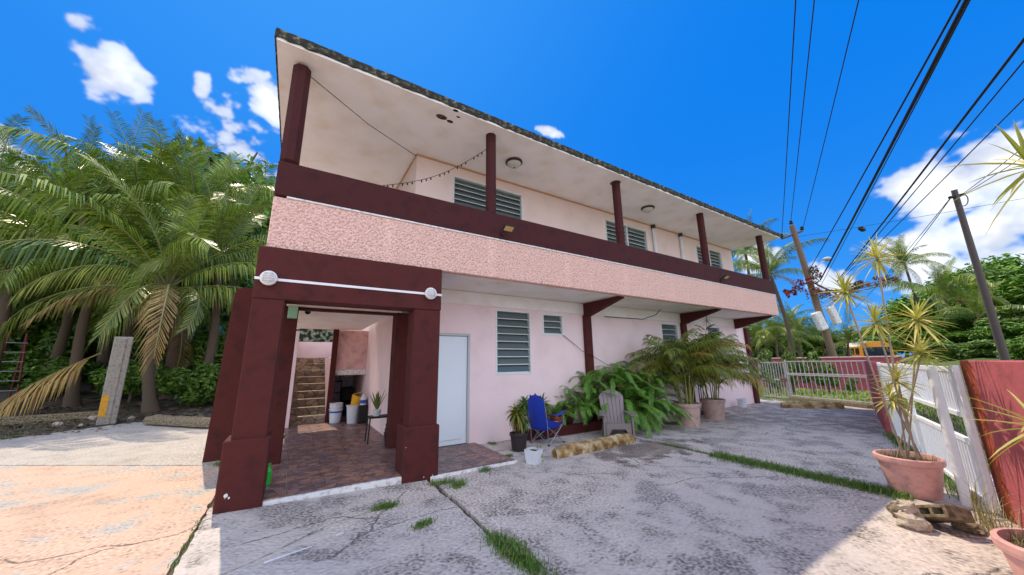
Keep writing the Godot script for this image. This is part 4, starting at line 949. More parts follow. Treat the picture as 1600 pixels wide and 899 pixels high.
# ------------------------------------------------------------------ chairs
func build_chairs():
	# folding camp chair, facing +x and a little to the camera
	var a := on_y(838, 694); var o := thing("camping_chair", "bright blue fabric folding camp chair with thin steel legs", "chair", Vector3(2.55, 0, 0.62)); o.rotation.y = 0.20; o.scale = Vector3.ONE * 0.88
	# local frame: x forward, z sideways
	var tube := func(called, pts, r, m):
		var mb := MB.new(); mb.tube(pts, [r], 8); part(o, called, mb, m)
	for s in [-1.0, 1.0]:
		tube.call("back_post", [Vector3(-0.24, 0.0, s * 0.24), Vector3(-0.26, 0.45, s * 0.24), Vector3(-0.34, 0.94, s * 0.24)], 0.009, M.steel)
		tube.call("side_leg", [Vector3(0.24, 0.01, s * 0.25), Vector3(-0.24, 0.36, s * 0.25)], 0.008, M.steel)
		tube.call("side_leg", [Vector3(-0.24, 0.01, s * 0.25), Vector3(0.24, 0.38, s * 0.25)], 0.008, M.steel)
		tube.call("arm_post", [Vector3(0.22, 0.36, s * 0.27), Vector3(0.23, 0.62, s * 0.29)], 0.009, M.steel)
		tube.call("front_leg", [Vector3(0.24, 0.01, s * 0.25), Vector3(0.24, 0.38, -s * 0.25)], 0.008, M.steel)
		tube.call("rear_leg", [Vector3(-0.24, 0.01, s * 0.25), Vector3(-0.24, 0.36, -s * 0.25)], 0.008, M.steel)
		for x in [-0.24, 0.24]:
			var f := MB.new(); f.lathe(Vector3(x, 0.0, s * 0.25), [Vector2(0, 0), Vector2(0.026, 0.0), Vector2(0.026, 0.012), Vector2(0.014, 0.03), Vector2(0, 0.03)], 10); part(o, "foot", f, M.blackish)
		var am := MB.new(); var pts := []
		for i in 9:
			var t := i / 8.0; pts.append([Vector3(lerpf(-0.27, 0.27, t), 0.62 - 0.05 * sin(PI * t) + 0.02 * t, s * 0.28), 0.035 + 0.025 * sin(PI * t)])
		sheet(am, pts, Vector3(0, 0, 1)); part(o, "armrest", am, M.blue_cloth)
	var sm := MB.new(); var rows := []
	for i in 13:
		var t := i / 12.0; rows.append([Vector3(lerpf(-0.27, 0.30, t), 0.36 - 0.05 * sin(PI * clampf(t * 1.1, 0, 1)) + 0.07 * t * t, 0), 0.25])
	sheet(sm, rows, Vector3(0, 0, 1), 0.05); part(o, "seat", sm, M.blue_cloth)
	var bm := MB.new(); rows = []
	for i in 15:
		var t := i / 14.0
		rows.append([Vector3(lerpf(-0.24, -0.345, t) - 0.03 * sin(PI * t), lerpf(0.30, 1.0, t), 0), 0.245 if t < 0.72 else 0.245 * sqrt(maxf(0.02, 1.0 - pow((t - 0.72) / 0.29, 2.0)))])
	sheet(bm, rows, Vector3(0, 0, 1), -0.03); part(o, "backrest", bm, M.blue_cloth)
	for s in [-1.0, 0.0, 1.0]:
		var e := MB.new(); e.lathe(Vector3(-0.345, 0.985 if s == 0.0 else 0.955, s * 0.13), [Vector2(0.03, 0.0), Vector2(0.022, 0.03), Vector2(0.0, 0.055)], 8, Basis(Vector3.RIGHT, s * 0.5)); part(o, "top_spike", e, M.blue_cloth)
	# adirondack chair: x sideways, z forward
	o = thing("adirondack_chair", "grey brown plastic garden chair with a slatted fan back and wide arms", "chair", Vector3(3.86, 0, 1.14)); o.rotation.y = -0.66; o.scale = Vector3.ONE * 0.88
	var gp = M.grey_plastic
	var xs := [-0.235, -0.14, -0.047, 0.047, 0.14, 0.235]; var tops := [0.80, 0.89, 0.94, 0.94, 0.89, 0.80]
	var back := Basis(Vector3.RIGHT, -0.42)
	for i in 6:
		var mb := MB.new(); var x: float = xs[i]; var w0 := 0.034; var w1 := 0.043
		var pl := PackedVector2Array([Vector2(x * 0.8 - w0, 0.0), Vector2(x * 0.8 + w0, 0.0), Vector2(x + w1, 0.58)])
		for k in 5:
			var xx := x + w1 - 2 * w1 * k / 4.0; pl.append(Vector2(xx, 0.44 + 0.36 * sqrt(maxf(0.0, 1.0 - pow(xx / 0.34, 2.0)))))
		pl.append(Vector2(x - w1, 0.58))
		mb.prism(pl, -0.012, 0.012, back, Vector3(0, 0.28, -0.16)); part(o, "back_slat", mb, gp)
	for e in [[0.05, 0.22], [0.40, 0.27], [0.62, 0.29]]:
		var mb := MB.new(); mb.box(Vector3(0, 0.28, -0.16) + back * Vector3(0, e[0], -0.018), Vector3(e[1] * 2.0, 0.05, 0.016), 0.004, back); part(o, "back_rail", mb, gp)
	for i in 6:
		var mb := MB.new(); var z := -0.16 + i * 0.088; mb.box(Vector3(0, 0.29 + 0.012 * i, z), Vector3(0.50, 0.016, 0.078), 0.005, Basis(Vector3.RIGHT, -0.12)); part(o, "seat_slat", mb, gp)
	var ap := MB.new()
	ap.prism(PackedVector2Array([Vector2(-0.27, 0.0), Vector2(-0.20, 0.0), Vector2(-0.195, 0.16), Vector2(-0.14, 0.25), Vector2(0.14, 0.25), Vector2(0.195, 0.16), Vector2(0.20, 0.0), Vector2(0.27, 0.0), Vector2(0.265, 0.37), Vector2(-0.265, 0.37)]), 0.31, 0.335); part(o, "apron", ap, gp)
	for s in [-1.0, 1.0]:
		var mb := MB.new(); mb.prism(PackedVector2Array([Vector2(0.30, 0.0), Vector2(0.37, 0.0), Vector2(0.35, 0.54), Vector2(0.22, 0.54)]), -0.018, 0.018, Basis(Vector3(0, 0, 1), Vector3(0, 1, 0), Vector3(-1, 0, 0)), Vector3(s * 0.30, 0, 0)); part(o, "front_leg", mb, gp)
		mb = MB.new(); mb.prism(PackedVector2Array([Vector2(-0.42, 0.0), Vector2(-0.34, 0.0), Vector2(0.30, 0.28), Vector2(0.30, 0.38), Vector2(-0.12, 0.30)]), -0.018, 0.018, Basis(Vector3(0, 0, 1), Vector3(0, 1, 0), Vector3(-1, 0, 0)), Vector3(s * 0.255, 0, 0)); part(o, "rear_leg", mb, gp)
		mb = MB.new(); mb.prism(PackedVector2Array([Vector2(s * 0.24, -0.30), Vector2(s * 0.30, -0.32), Vector2(s * 0.38, 0.25), Vector2(s * 0.40, 0.40), Vector2(s * 0.35, 0.44), Vector2(s * 0.25, 0.42), Vector2(s * 0.24, 0.2)]), -0.54, -0.565, Basis(Vector3.RIGHT, PI / 2)); part(o, "armrest", mb, gp)
func sheet(mb: MB, rows: Array, side: Vector3, sag := 0.0):     # cloth: rows of [centre, half width]
	var N := 6; var G := []
	for i in rows.size():
		var d: Vector3 = (rows[mini(i + 1, rows.size() - 1)][0] - rows[maxi(i - 1, 0)][0]).normalized(); var nn := d.cross(side).normalized()
		var row := []
		for k in N + 1:
			var s := -1.0 + 2.0 * k / N; row.append(rows[i][0] + side * s * rows[i][1] + nn * sag * (1.0 - s * s))
		G.append(row)
	for th in 2:
		for i in rows.size() - 1:
			for k in N:
				var off := Vector3(0, -0.006, 0) * th
				mb.tri(G[i][k] + off, G[i + 1][k] + off, G[i + 1][k + 1] + off); mb.tri(G[i][k] + off, G[i + 1][k + 1] + off, G[i][k + 1] + off)

# ------------------------------------------------------------------ parking stops, rubble, porch clutter
func stop_bar(called: String, label: String, A: Vector3, B: Vector3, w: float, h: float, m, seed_: int):
	var mb := MB.new(); var r := RandomNumberGenerator.new(); r.seed = seed_
	var d := (B - A); var L := d.length(); var f := d / L; var s := f.cross(Vector3.UP).normalized()
	var prof := [Vector2(-0.5, 0), Vector2(-0.48, 0.55), Vector2(-0.3, 0.95), Vector2(0.05, 1.0), Vector2(0.34, 0.92), Vector2(0.5, 0.5), Vector2(0.5, 0)]
	var rings := []; var N := 22
	for i in N + 1:
		var t := float(i) / N; var e := 1.0 - 0.25 * pow(absf(t * 2 - 1), 10)
		var ring := []
		for q in prof: ring.append(f * (t * L) + s * q.x * w * e * r.randf_range(0.93, 1.05) + Vector3.UP * q.y * h * e * r.randf_range(0.93, 1.05))
		rings.append(ring)
	for i in N:
		for k in prof.size() - 1:
			var c: Vector3 = f * ((i + 0.5) * L / N) + Vector3.UP * h * 0.4
			mb.oquad(rings[i][k], rings[i + 1][k], rings[i + 1][k + 1], rings[i][k + 1], c)
	for e in [0, N]:
		for k in range(1, prof.size() - 1): mb.otri(rings[e][0], rings[e][k], rings[e][k + 1], f * L * 0.5 + Vector3.UP * h * 0.4)
	one(called, mb, m, label, "parking stop", "", A)
func rock(called: String, label: String, at_: Vector3, r: Vector3, seed_: int, m, cat := "rubble"):
	var nz := FastNoiseLite.new(); nz.seed = seed_; nz.frequency = 0.018
	var mb := MB.new(); mb.ball(Vector3.ZERO, r, 12, 9, nz, 0.55); mb.flat()
	one(called, mb, m, label, cat, "", at_)

func build_yard():
	stop_bar("parking_stop", "worn yellow and white concrete parking stop in front of the garden chair", on_y(866, 716), on_y(988, 690) + Vector3(0.0, 0, 0.02), 0.19, 0.17, M.yellow_stop, 1)
	stop_bar("parking_stop", "dirty yellowish parking stop in front of the far barred gate", on_y(1222, 637), on_y(1318, 639), 0.22, 0.2, M.yellow_stop, 2)
	var A := on_y(230, 661, 0.1); var B := on_y(332, 667, 0.1)
	stop_bar("parking_stop", "weathered grey concrete parking stop at the edge of the palms", A, B, 0.28, 0.2, M.old_concrete, 3)
	# leaning post with a yellow band
	var b := on_y(165, 663, 0.08); var o := thing("concrete_post", "leaning grey concrete post with a yellow painted patch under the palms", "post", b)
	var tip := at(194, 527, fw.dot(b - CAM) + 0.2) - b; var w := 0.2
	var f := tip.normalized(); var toC := (CAM - b); toC.y = 0; toC = toC.normalized(); var sd := f.cross(toC).normalized(); var bs := Basis(sd, f, sd.cross(f))
	var mb := MB.new(); mb.box(f * tip.length() * 0.5, Vector3(w * 1.7, tip.length(), w), 0.02, bs); part(o, "shaft", mb, M.concrete)
	mb = MB.new(); mb.box(f * tip.length() * 0.5 + bs * Vector3(w * 0.12, 0.0, w * 0.5 + 0.012), Vector3(w * 0.3, tip.length() * 0.98, 0.03), 0.006, bs); part(o, "rib", mb, M.concrete)
	mb = MB.new(); mb.box(f * tip.length() * 0.22 + bs * Vector3(-w * 0.52, 0.0, w * 0.5 + 0.002), Vector3(w * 0.62, tip.length() * 0.24, 0.006), 0.001, bs); part(o, "yellow_patch", mb, M.yellow_paint)
	# rubble by the near pot
	var q := on_y(1432, 828)
	rock("concrete_chunk", "square broken concrete lump carrying the tilted hollow block", q + Vector3(0.03, 0.055, -0.02), Vector3(0.12, 0.08, 0.10), 11, M.rock)
	rock("concrete_chunk", "dark jagged concrete lump against the foot of the pink pot", on_y(1409, 812) + Vector3(0.03, 0.06, 0.0), Vector3(0.06, 0.08, 0.095), 12, M.old_concrete)
	rock("concrete_chunk", "pale pinkish stone lying on top of the broken lump", q + Vector3(0.04, 0.16, -0.03), Vector3(0.08, 0.05, 0.06), 13, M.rock)
	rock("concrete_chunk", "flat grey slab fragment under the hollow block", on_y(1500, 826) + Vector3(0.0, 0.03, 0.05), Vector3(0.12, 0.04, 0.09), 14, M.old_concrete)
	var hb := thing("hollow_block", "tilted grey hollow concrete block leaning on broken lumps", "block", on_y(1485, 833) + Vector3(0.06, 0.115, -0.06))
	hb.basis = Basis(Vector3(0.42, 0, 0.9).normalized() if false else Vector3.UP, 0.95) * Basis(Vector3.FORWARD, 0.38) * Basis(Vector3.RIGHT, 0.2)
	var hm := MB.new(); var L := 0.40; var T := 0.19; var D := 0.10
	hm.slab(-L / 2, L / 2, D / 2 - 0.026, D / 2, -T / 2, T / 2, 0.004); hm.slab(-L / 2, L / 2, -D / 2, -D / 2 + 0.026, -T / 2, T / 2, 0.004)
	for i in 4:
		var x := lerpf(-L / 2 + 0.016, L / 2 - 0.016, i / 3.0); hm.slab(x - 0.015, x + 0.015, -D / 2 + 0.026, D / 2 - 0.026, -T / 2 + 0.001, T / 2 - 0.001, 0.0)
	hm.slab(-L / 2 + 0.03, L / 2 - 0.03, -D / 2 + 0.026, D / 2 - 0.026, -0.012, 0.012)
	part(hb, "block_body", hm, M.old_concrete)
	# porch clutter
	o = thing("hand_truck", "black folding hand truck standing in the store under the stairs", "hand truck", Vector3(-0.60, 0.095, -5.2))
	for s in [-0.17, 0.17]:
		mb = MB.new(); mb.tube([Vector3(s, 0.1, 0), Vector3(s, 0.95, -0.1)], [0.016], 8); part(o, "upright", mb, M.blackish)
		mb = MB.new(); mb.lathe(Vector3(s * 1.25, 0.1, -0.03), [Vector2(0, -0.02), Vector2(0.09, -0.02), Vector2(0.1, 0), Vector2(0.09, 0.02), Vector2(0, 0.02)], 16, Basis(Vector3.FORWARD, PI / 2)); part(o, "wheel", mb, M.rubber)
	for y in [0.3, 0.6, 0.92]:
		mb = MB.new(); mb.tube([Vector3(-0.17, y, -0.02 - y * 0.1), Vector3(0.17, y, -0.02 - y * 0.1)], [0.014], 8); part(o, "crossbar", mb, M.blackish)
	mb = MB.new(); mb.tube([Vector3(-0.12, 0.92, -0.1), Vector3(-0.12, 1.12, -0.12), Vector3(0.12, 1.12, -0.12), Vector3(0.12, 0.92, -0.1)], [0.012], 8); part(o, "grip", mb, M.blackish)
	slabp(o, "toe_plate", M.blackish, -0.2, 0.2, 0.0, 0.02, 0.0, 0.2, 0.004)
	o = thing("stacked_seat", "dark folded office seat in the store beside the hand truck", "chair", Vector3(-0.25, 0.095, -5.3))
	mb = MB.new(); mb.box(Vector3(0, 0.55, 0), Vector3(0.34, 0.42, 0.09), 0.04, Basis(Vector3.RIGHT, -0.2)); part(o, "backrest", mb, M.blackish)
	mb = MB.new(); mb.box(Vector3(0, 0.30, 0.12), Vector3(0.38, 0.08, 0.36), 0.035); part(o, "seat", mb, M.blackish)
	mb = MB.new(); mb.tube([Vector3(0, 0.05, 0.1), Vector3(0, 0.28, 0.1)], [0.03], 8); mb.tube([Vector3(-0.2, 0.03, 0.1), Vector3(0.2, 0.03, 0.1)], [0.025], 8); mb.tube([Vector3(0, 0.03, -0.08), Vector3(0, 0.03, 0.3)], [0.025], 8); part(o, "pedestal", mb, M.blackish)
	var bw := on_y(578, 657, 0.095)
	o = thing("white_bin", "white plastic bin under the stairs with a yellow basket on top", "bin", Vector3(-0.30, 0.095, -3.45))
	mb = MB.new(); mb.lathe(Vector3.ZERO, [Vector2(0, 0), Vector2(0.13, 0), Vector2(0.165, 0.40), Vector2(0.18, 0.40), Vector2(0.18, 0.42), Vector2(0.155, 0.42), Vector2(0.12, 0.02)], 20); part(o, "pail", mb, M.white_plastic)
	o = thing("yellow_basket", "yellow mop basket tipped in the white bin", "basket", Vector3(-0.28, 0.47, -3.45)); o.rotation.z = -0.35
	mb = MB.new(); mb.lathe(Vector3.ZERO, [Vector2(0, 0), Vector2(0.11, 0), Vector2(0.17, 0.24), Vector2(0.185, 0.25), Vector2(0.16, 0.25), Vector2(0.1, 0.02)], 18); part(o, "basket_body", mb, M.yellow_plastic)
	mb = MB.new(); mb.tube([Vector3(-0.17, 0.24, 0), Vector3(0, 0.36, 0), Vector3(0.17, 0.24, 0)], [0.012], 6); part(o, "handle", mb, M.yellow_plastic)
	var bl := on_y(520, 660, 0.095)
	for i in 2:
		o = thing("paint_bucket", ["pale blue grey bucket beside the stair post", "white bucket stacked inside the blue grey one beside the stair post"][i], "bucket", Vector3(bl.x + 0.03, 0.095 + 0.13 * i, bl.z + 0.1), "buckets by the stair post")
		mb = MB.new(); mb.lathe(Vector3.ZERO, [Vector2(0, 0), Vector2(0.12, 0), Vector2(0.145, 0.30), Vector2(0.155, 0.30), Vector2(0.155, 0.33), Vector2(0.13, 0.33), Vector2(0.11, 0.02)], 20); part(o, "pail", mb, M.white_plastic if i else M.door_white)
		mb = MB.new(); mb.lathe(Vector3.ZERO, [Vector2(0.149, 0.24), Vector2(0.153, 0.25), Vector2(0.153, 0.27), Vector2(0.149, 0.275)], 20); part(o, "rib", mb, M.blue_plastic if i == 0 else M.white)
	o = thing("cleaner_bottle", "white and blue cleaner jug standing behind the yellow basket", "bottle", Vector3(-0.12, 0.095, -3.3))
	slabp(o, "stand", M.blackish, -0.1, 0.1, 0.0, 0.42, -0.1, 0.1, 0.02)
	mb = MB.new(); mb.lathe(Vector3(0, 0.42, 0), [Vector2(0, 0), Vector2(0.07, 0), Vector2(0.075, 0.16), Vector2(0.03, 0.22), Vector2(0.03, 0.25), Vector2(0, 0.25)], 14); part(o, "jug", mb, M.white_plastic)
	mb = MB.new(); mb.lathe(Vector3(0, 0.42, 0), [Vector2(0.076, 0.04), Vector2(0.078, 0.12)], 14); part(o, "label_band", mb, M.blue_plastic)
	# stool with snake plant
	var s0 := on_y(590, 690, 0.095)
	o = thing("plant_stool", "low dark metal stool beside the rear porch pillar", "stool", Vector3(s0.x - 0.0, 0.095, s0.z))
	slabp(o, "seat", M.blackish, -0.2, 0.22, 0.42, 0.45, -0.14, 0.14, 0.008)
	for x in [-0.18, 0.2]:
		for z in [-0.12, 0.12]:
			mb = MB.new(); mb.tube([Vector3(x * 1.1, 0, z * 1.1), Vector3(x, 0.42, z)], [0.012], 6); part(o, "leg", mb, M.blackish)
	o = thing("snake_plant", "snake plant in a white pot standing on the dark stool", "potted plant", Vector3(s0.x - 0.05, 0.545, s0.z))
	mb = MB.new(); mb.lathe(Vector3.ZERO, [Vector2(0, 0), Vector2(0.06, 0), Vector2(0.08, 0.11), Vector2(0.07, 0.12), Vector2(0, 0.11)], 16); part(o, "pot", mb, M.white_plastic)
	part(o, "leaves", straps(18, 0.42, 0.045, Color(0.05, 0.12, 0.03), Color(0.22, 0.28, 0.06), 590, 62, 88, 0.05), M.leaf, Transform3D(Basis(), Vector3(0, 0.1, 0)))
	o = thing("dark_pot_plant", "dark square pot with a small leafy plant on the porch tiles", "potted plant", Vector3(s0.x + 0.15, 0.095, s0.z + 0.35))
	mb = MB.new(); mb.lathe(Vector3.ZERO, [Vector2(0, 0), Vector2(0.10, 0), Vector2(0.13, 0.20), Vector2(0.12, 0.21), Vector2(0, 0.18)], 8); part(o, "pot", mb, M.pot_black)
	part(o, "leaves", leaf_blob(60, 5, Vector3(0.14, 0.15, 0.14), 0.045, Color(0.03, 0.07, 0.02), Color(0.08, 0.14, 0.04), 591), M.leaf, Transform3D(Basis(), Vector3(0, 0.30, 0)))
	for e in [[on_y(605, 695, 0.095), "bright green bottle standing on the tiles beside the rear pillar"], [on_y(417, 757, 0.095), "bright green bottle behind the front left porch pillar"]]:
		o = thing("green_bottle", e[1], "bottle", e[0])
		mb = MB.new(); mb.lathe(Vector3.ZERO, [Vector2(0, 0), Vector2(0.035, 0), Vector2(0.036, 0.14), Vector2(0.014, 0.19), Vector2(0.014, 0.21), Vector2(0, 0.21)], 14); part(o, "bottle_body", mb, M.green_bottle)
		mb = MB.new(); mb.lathe(Vector3(0, 0.205, 0), [Vector2(0.017, 0), Vector2(0.017, 0.025), Vector2(0, 0.027)], 10); part(o, "cap", mb, M.green_bottle)
	var pl := on_y(424, 716, 0.095)
	o = thing("small_pot_plant", "small leafy plant in a dark pot tucked behind the front left pillar", "potted plant", Vector3(pl.x + 0.02, 0.095, pl.z + 0.3))
	pot(o, 0.10, 0.2, M.pot_black); part(o, "leaves", leaf_blob(60, 6, Vector3(0.13, 0.2, 0.13), 0.05, Color(0.05, 0.1, 0.03), Color(0.14, 0.2, 0.06), 592), M.leaf, Transform3D(Basis(), Vector3(0, 0.33, 0)))
	# white sticks on the ground
	for e in [[on_y(412, 883, 0.06), on_y(487, 857, 0.05), "long thin white stick lying on the shaded concrete"], [on_y(525, 840, 0.05), on_y(537, 835, 0.05), "short white stick lying beside the crack with weeds"], [on_y(768, 827), on_y(781, 843), "pale twig lying in the grass of the slab joint"]]:
		mb = MB.new(); var up_ := Vector3.UP * (0.012 if e[2][0] != "p" else 0.08); mb.tube([e[0] + up_, e[0].lerp(e[1], 0.5) + up_ * 1.2, e[1] + up_], [0.007, 0.006, 0.004], 6); one("stick", mb, M.white_plastic, e[2], "stick")
	# weeds and grass in the joints
	rng.seed = 900
	var seg := func(a: Vector2, b2: Vector2, w2: float): 
		return func():
			var t := rng.randf() if a.distance_to(b2) > 0.9 else clampf(0.5 + 0.22 * rng.randfn(), -0.2, 1.2); var p := a.lerp(b2, t) + (b2 - a).orthogonal().normalized() * rng.randfn() * w2
			return Vector3(p.x, gy(p.x) - 0.01, p.y)
	for e in [[Vector2(4.14, 2.85), Vector2(4.10, 5.0), 0.085, 6500, 0.085, "strip of green grass growing in the joint beside the pink pot"], [Vector2(4.16, 1.9), Vector2(4.15, 2.8), 0.02, 350, 0.06, "sparse weeds in the slab joint near the garden chair"], [Vector2(-0.06, 3.15), Vector2(-0.02, 3.95), 0.05, 2600, 0.075, "clump of long grass in the slab joint"], [Vector2(-0.85, 2.1), Vector2(-0.55, 2.09), 0.03, 500, 0.07, "weed patch in the crack before the porch"],
		[Vector2(-0.62, 2.75), Vector2(-0.35, 2.62), 0.03, 500, 0.05, "dry weed tuft on the concrete before the porch"], [Vector2(-0.15, 1.62), Vector2(0.35, 1.72), 0.04, 450, 0.06, "weeds along the white porch kerb"], [Vector2(0.1, 1.95), Vector2(0.35, 1.75), 0.04, 500, 0.06, "weeds spreading in front of the door step"], [Vector2(-2.5, -0.9), Vector2(-2.25, -0.6), 0.05, 500, 0.07, "weeds at the foot of the buttress"],
		[Vector2(8.3, 4.02), Vector2(4.4, 5.35), 0.06, 2600, 0.14, "grass along the foot of the white gate"], [Vector2(-2.27, 1.5), Vector2(-2.27, 2.5), 0.015, 120, 0.04, "tiny weeds in the slab joint left of the porch"], [Vector2(13.6, -0.6), Vector2(13.4, 2.3), 0.12, 1200, 0.14, "weeds along the kerb of the far gate"], [Vector2(1.55, 0.12), Vector2(1.75, 0.10), 0.05, 200, 0.05, "weeds at the foot of the pink wall beside the door"], [Vector2(1.35, 1.0), Vector2(1.5, 1.1), 0.04, 250, 0.06, "weed tuft at the corner of the door tiles"], [Vector2(0.62, 1.52), Vector2(0.9, 1.5), 0.03, 160, 0.08, "thin weed growing at the step kerb"]]:
		var g1 := blades(e[3], seg.call(e[0], e[1], e[2]), e[4], Color(0.05, 0.13, 0.012), Color(0.16, 0.30, 0.04), int(e[3]), 0.0028)
		var go := one("weeds", g1, M.leaf_matte, e[5], "grass"); stuff(go)

# ------------------------------------------------------------------ far gate, walls, near gate
func bars(par: Node, called: String, A: Vector3, B: Vector3, n: int, y0: float, y1: float, r: float, m):
	for i in n:
		var p := A.lerp(B, (i + 0.5) / n); var mb := MB.new(); mb.box(Vector3(p.x, p.y + (y0 + y1) / 2, p.z), Vector3(r, y1 - y0, r), 0.0); part(par, called, mb, m)
func rail(par: Node, called: String, A: Vector3, B: Vector3, y: float, s: Vector2, m):
	var d := B - A; var b := Basis(Vector3.UP, atan2(-d.z, d.x)); var mb := MB.new()
	mb.box((A + B) / 2 + Vector3(0, y, 0), Vector3(Vector2(d.x, d.z).length(), s.y, s.x), 0.003, b); part(par, called, mb, m)
func wall_run(called: String, label: String, A: Vector3, B: Vector3, h: float, t: float, m, capm = null) -> Node3D:
	var o := thing(called, label, "wall", A); var d := B - A; var b := Basis(Vector3.UP, atan2(-d.z, d.x)); var L := d.length()
	var mb := MB.new(); mb.box(d * 0.5 + Vector3(0, h / 2 - 0.1, 0), Vector3(L, h + 0.2, t), 0.01, b); part(o, "wall_body", mb, m)
	if capm: mb = MB.new(); mb.box(d * 0.5 + Vector3(0, h + 0.03, 0), Vector3(L + 0.04, 0.055, t + 0.06), 0.012, b); part(o, "coping", mb, capm)
	return o

func build_boundary():
	rng.seed = 40
	var A := Vector3(14.25, 0, -0.62); var B := Vector3(14.05, 0, 0.32); var C := Vector3(13.15, 0.1, 2.75)
	var o := thing("pedestrian_gate", "narrow grey barred gate leaf next to the house end, tilted ajar", "gate", Vector3.ZERO)
	bars(o, "bar", A, B, 10, 0.04, 1.36, 0.02, M.gate_grey); rail(o, "rail", A, B, 0.08, Vector2(0.03, 0.03), M.gate_grey); rail(o, "rail", A, B, 0.72, Vector2(0.03, 0.05), M.gate_grey); rail(o, "rail", A, B, 1.36, Vector2(0.03, 0.03), M.gate_grey)
	for p in [A, B]:
		var mb := MB.new(); mb.box(p + Vector3(0, 0.69, 0), Vector3(0.05, 1.4, 0.05), 0.006); part(o, "stile", mb, M.gate_grey)
	var mb2 := MB.new(); mb2.box(B + Vector3(-0.04, 0.72, -0.1), Vector3(0.05, 0.14, 0.2), 0.01); part(o, "lock_box", mb2, M.old_concrete)
	o = thing("driveway_gate", "wide low grey barred gate closing the far end of the driveway", "gate", Vector3.ZERO)
	var b2 := B + Vector3(0, 0.12, 0.03)
	bars(o, "bar", b2, C, 17, 0.05, 1.28, 0.018, M.gate_grey)
	for y in [0.05, 0.80, 0.85, 1.28]: rail(o, "rail", b2, C, y, Vector2(0.035, 0.035), M.gate_grey)
	for p in [b2, C]:
		var mb := MB.new(); mb.box(p + Vector3(0, 0.66, 0), Vector3(0.05, 1.3, 0.05), 0.006); part(o, "stile", mb, M.gate_grey)
	var kb := MB.new(); var dk := Vector3(13.2, 0, 2.6) - Vector3(14.1, 0, 0.35); kb.box(Vector3(13.65, 0.02, 1.48), Vector3(2.5, 0.2, 0.22), 0.015, Basis(Vector3.UP, atan2(-dk.z, dk.x)))
	one("gate_kerb", kb, M.old_concrete, "low grey concrete kerb under the far driveway gate", "kerb")
	# boundary walls along the line of the near gate
	var E0 := Vector3(4.16, 0, 5.50); var E1 := Vector3(8.09, 0, 4.11); var dir := (E1 - E0).normalized()
	wall_run("boundary_wall", "dark shaded maroon wall between the white gate and the far gate", E1 + dir * 0.12, Vector3(13.1, 0, 2.82), 1.40, 0.18, M.wall_red)
	var nout := Vector3(-dir.z, 0, dir.x)
	if nout.z < 0: nout = -nout
	wall_run("boundary_wall", "pinkish red painted wall beside the leaning white gate", E0 - dir * 0.20 + nout * 0.16, E0 - dir * 5.5 + nout * 0.16, 1.44, 0.2, M.wall_red, null)
	var gp := thing("gate_pillar", "rust coloured square pillar at the end of the pinkish wall", "pillar", E0 - dir * 0.08 + nout * 0.16)
	var bs := Basis(Vector3.UP, atan2(-dir.z, dir.x)); var mb := MB.new(); mb.box(Vector3(0, 0.69, 0), Vector3(0.27, 1.5, 0.212), 0.012, bs); part(gp, "shaft", mb, M.wall_rust)
	wall_run("boundary_wall", "low pink wall in front of the palms behind the far gate", Vector3(19.0, 0, -9.0), Vector3(20.6, 0, 2.2), 1.50, 0.2, M.wall_red, M.deep_pink)
	# near gate: white slats above and below an open band
	o = thing("white_gate", "white slatted gate with an open middle band beside the pink pot", "gate", Vector3.ZERO)
	var n := 46
	for i in n:
		var p := E0.lerp(E1, (i + 0.7) / (n + 0.4))
		for yy in [[0.10, 0.62], [0.90, 1.34]]:
			mb = MB.new(); mb.box(Vector3(p.x, (yy[0] + yy[1]) / 2, p.z), Vector3(0.028, yy[1] - yy[0], 0.016), 0.0, bs); part(o, "slat", mb, M.gate_white)
	for y in [0.08, 0.63, 0.89, 1.35]: rail(o, "rail", E0, E1, y, Vector2(0.045, 0.05), M.gate_white)
	for t in [0.0, 0.5, 1.0]:
		var p := E0.lerp(E1, t); mb = MB.new(); mb.box(p + Vector3(0, 0.71, 0) - bs.z * (0.0 if t != 0.5 else 0.03), Vector3(0.12 if t != 0.5 else 0.06, 1.36, 0.05), 0.006, bs); part(o, "stile", mb, M.gate_white)
	var gpp := on_y(1513, 791); mb = MB.new(); mb.tube([Vector3(0, -0.05, 0), Vector3(0, 1.38, 0)], [0.042], 16); one("guide_post", mb, M.gate_white, "round white steel guide post standing in front of the slatted gate", "post", "", gpp)

# ------------------------------------------------------------------ dracaenas
func dracaena(called: String, label: String, base: Vector3, pr: float, ph: float, pm, heads: Array, seed_: int):
	var o := thing(called, label, "potted plant", base)
	pot(o, pr, ph, pm)
	rng.seed = seed_
	var k := 0
	for h in heads:      # [head point, root offset, leaf length, leaf count, bend]
		var head: Vector3 = h[0] - base; var root := Vector3(h[1].x, ph * 0.8, h[1].y); var mid: Vector3 = root.lerp(head, 0.5) + h[4]
		var mb := MB.new(); var pts := []
		for i in 11:
			var t := i / 10.0; pts.append(root.lerp(mid, t).lerp(mid.lerp(head, t), t))
		mb.tube(pts, [0.014 * h[5], 0.011 * h[5]], 8); part(o, "cane", mb, M.cane)
		part(o, "leaf_rosette", straps(h[3], h[2], 0.026 * h[6], Color(0.32, 0.36, 0.05), Color(0.74, 0.66, 0.24), seed_ + k, -48, 82, 0.5), M.leaf_yellow, Transform3D(Basis(Vector3.UP, k * 1.7), head)); k += 1
	var w := blades(420, func(): return Vector3(rng.randf_range(-1, 1) * pr * 0.8, ph * 0.84, rng.randf_range(-1, 1) * pr * 0.8), 0.10, Color(0.12, 0.12, 0.04), Color(0.32, 0.28, 0.12), seed_ + 50, 0.002)
	stuff(part(o, "weeds", w, M.leaf_dry))
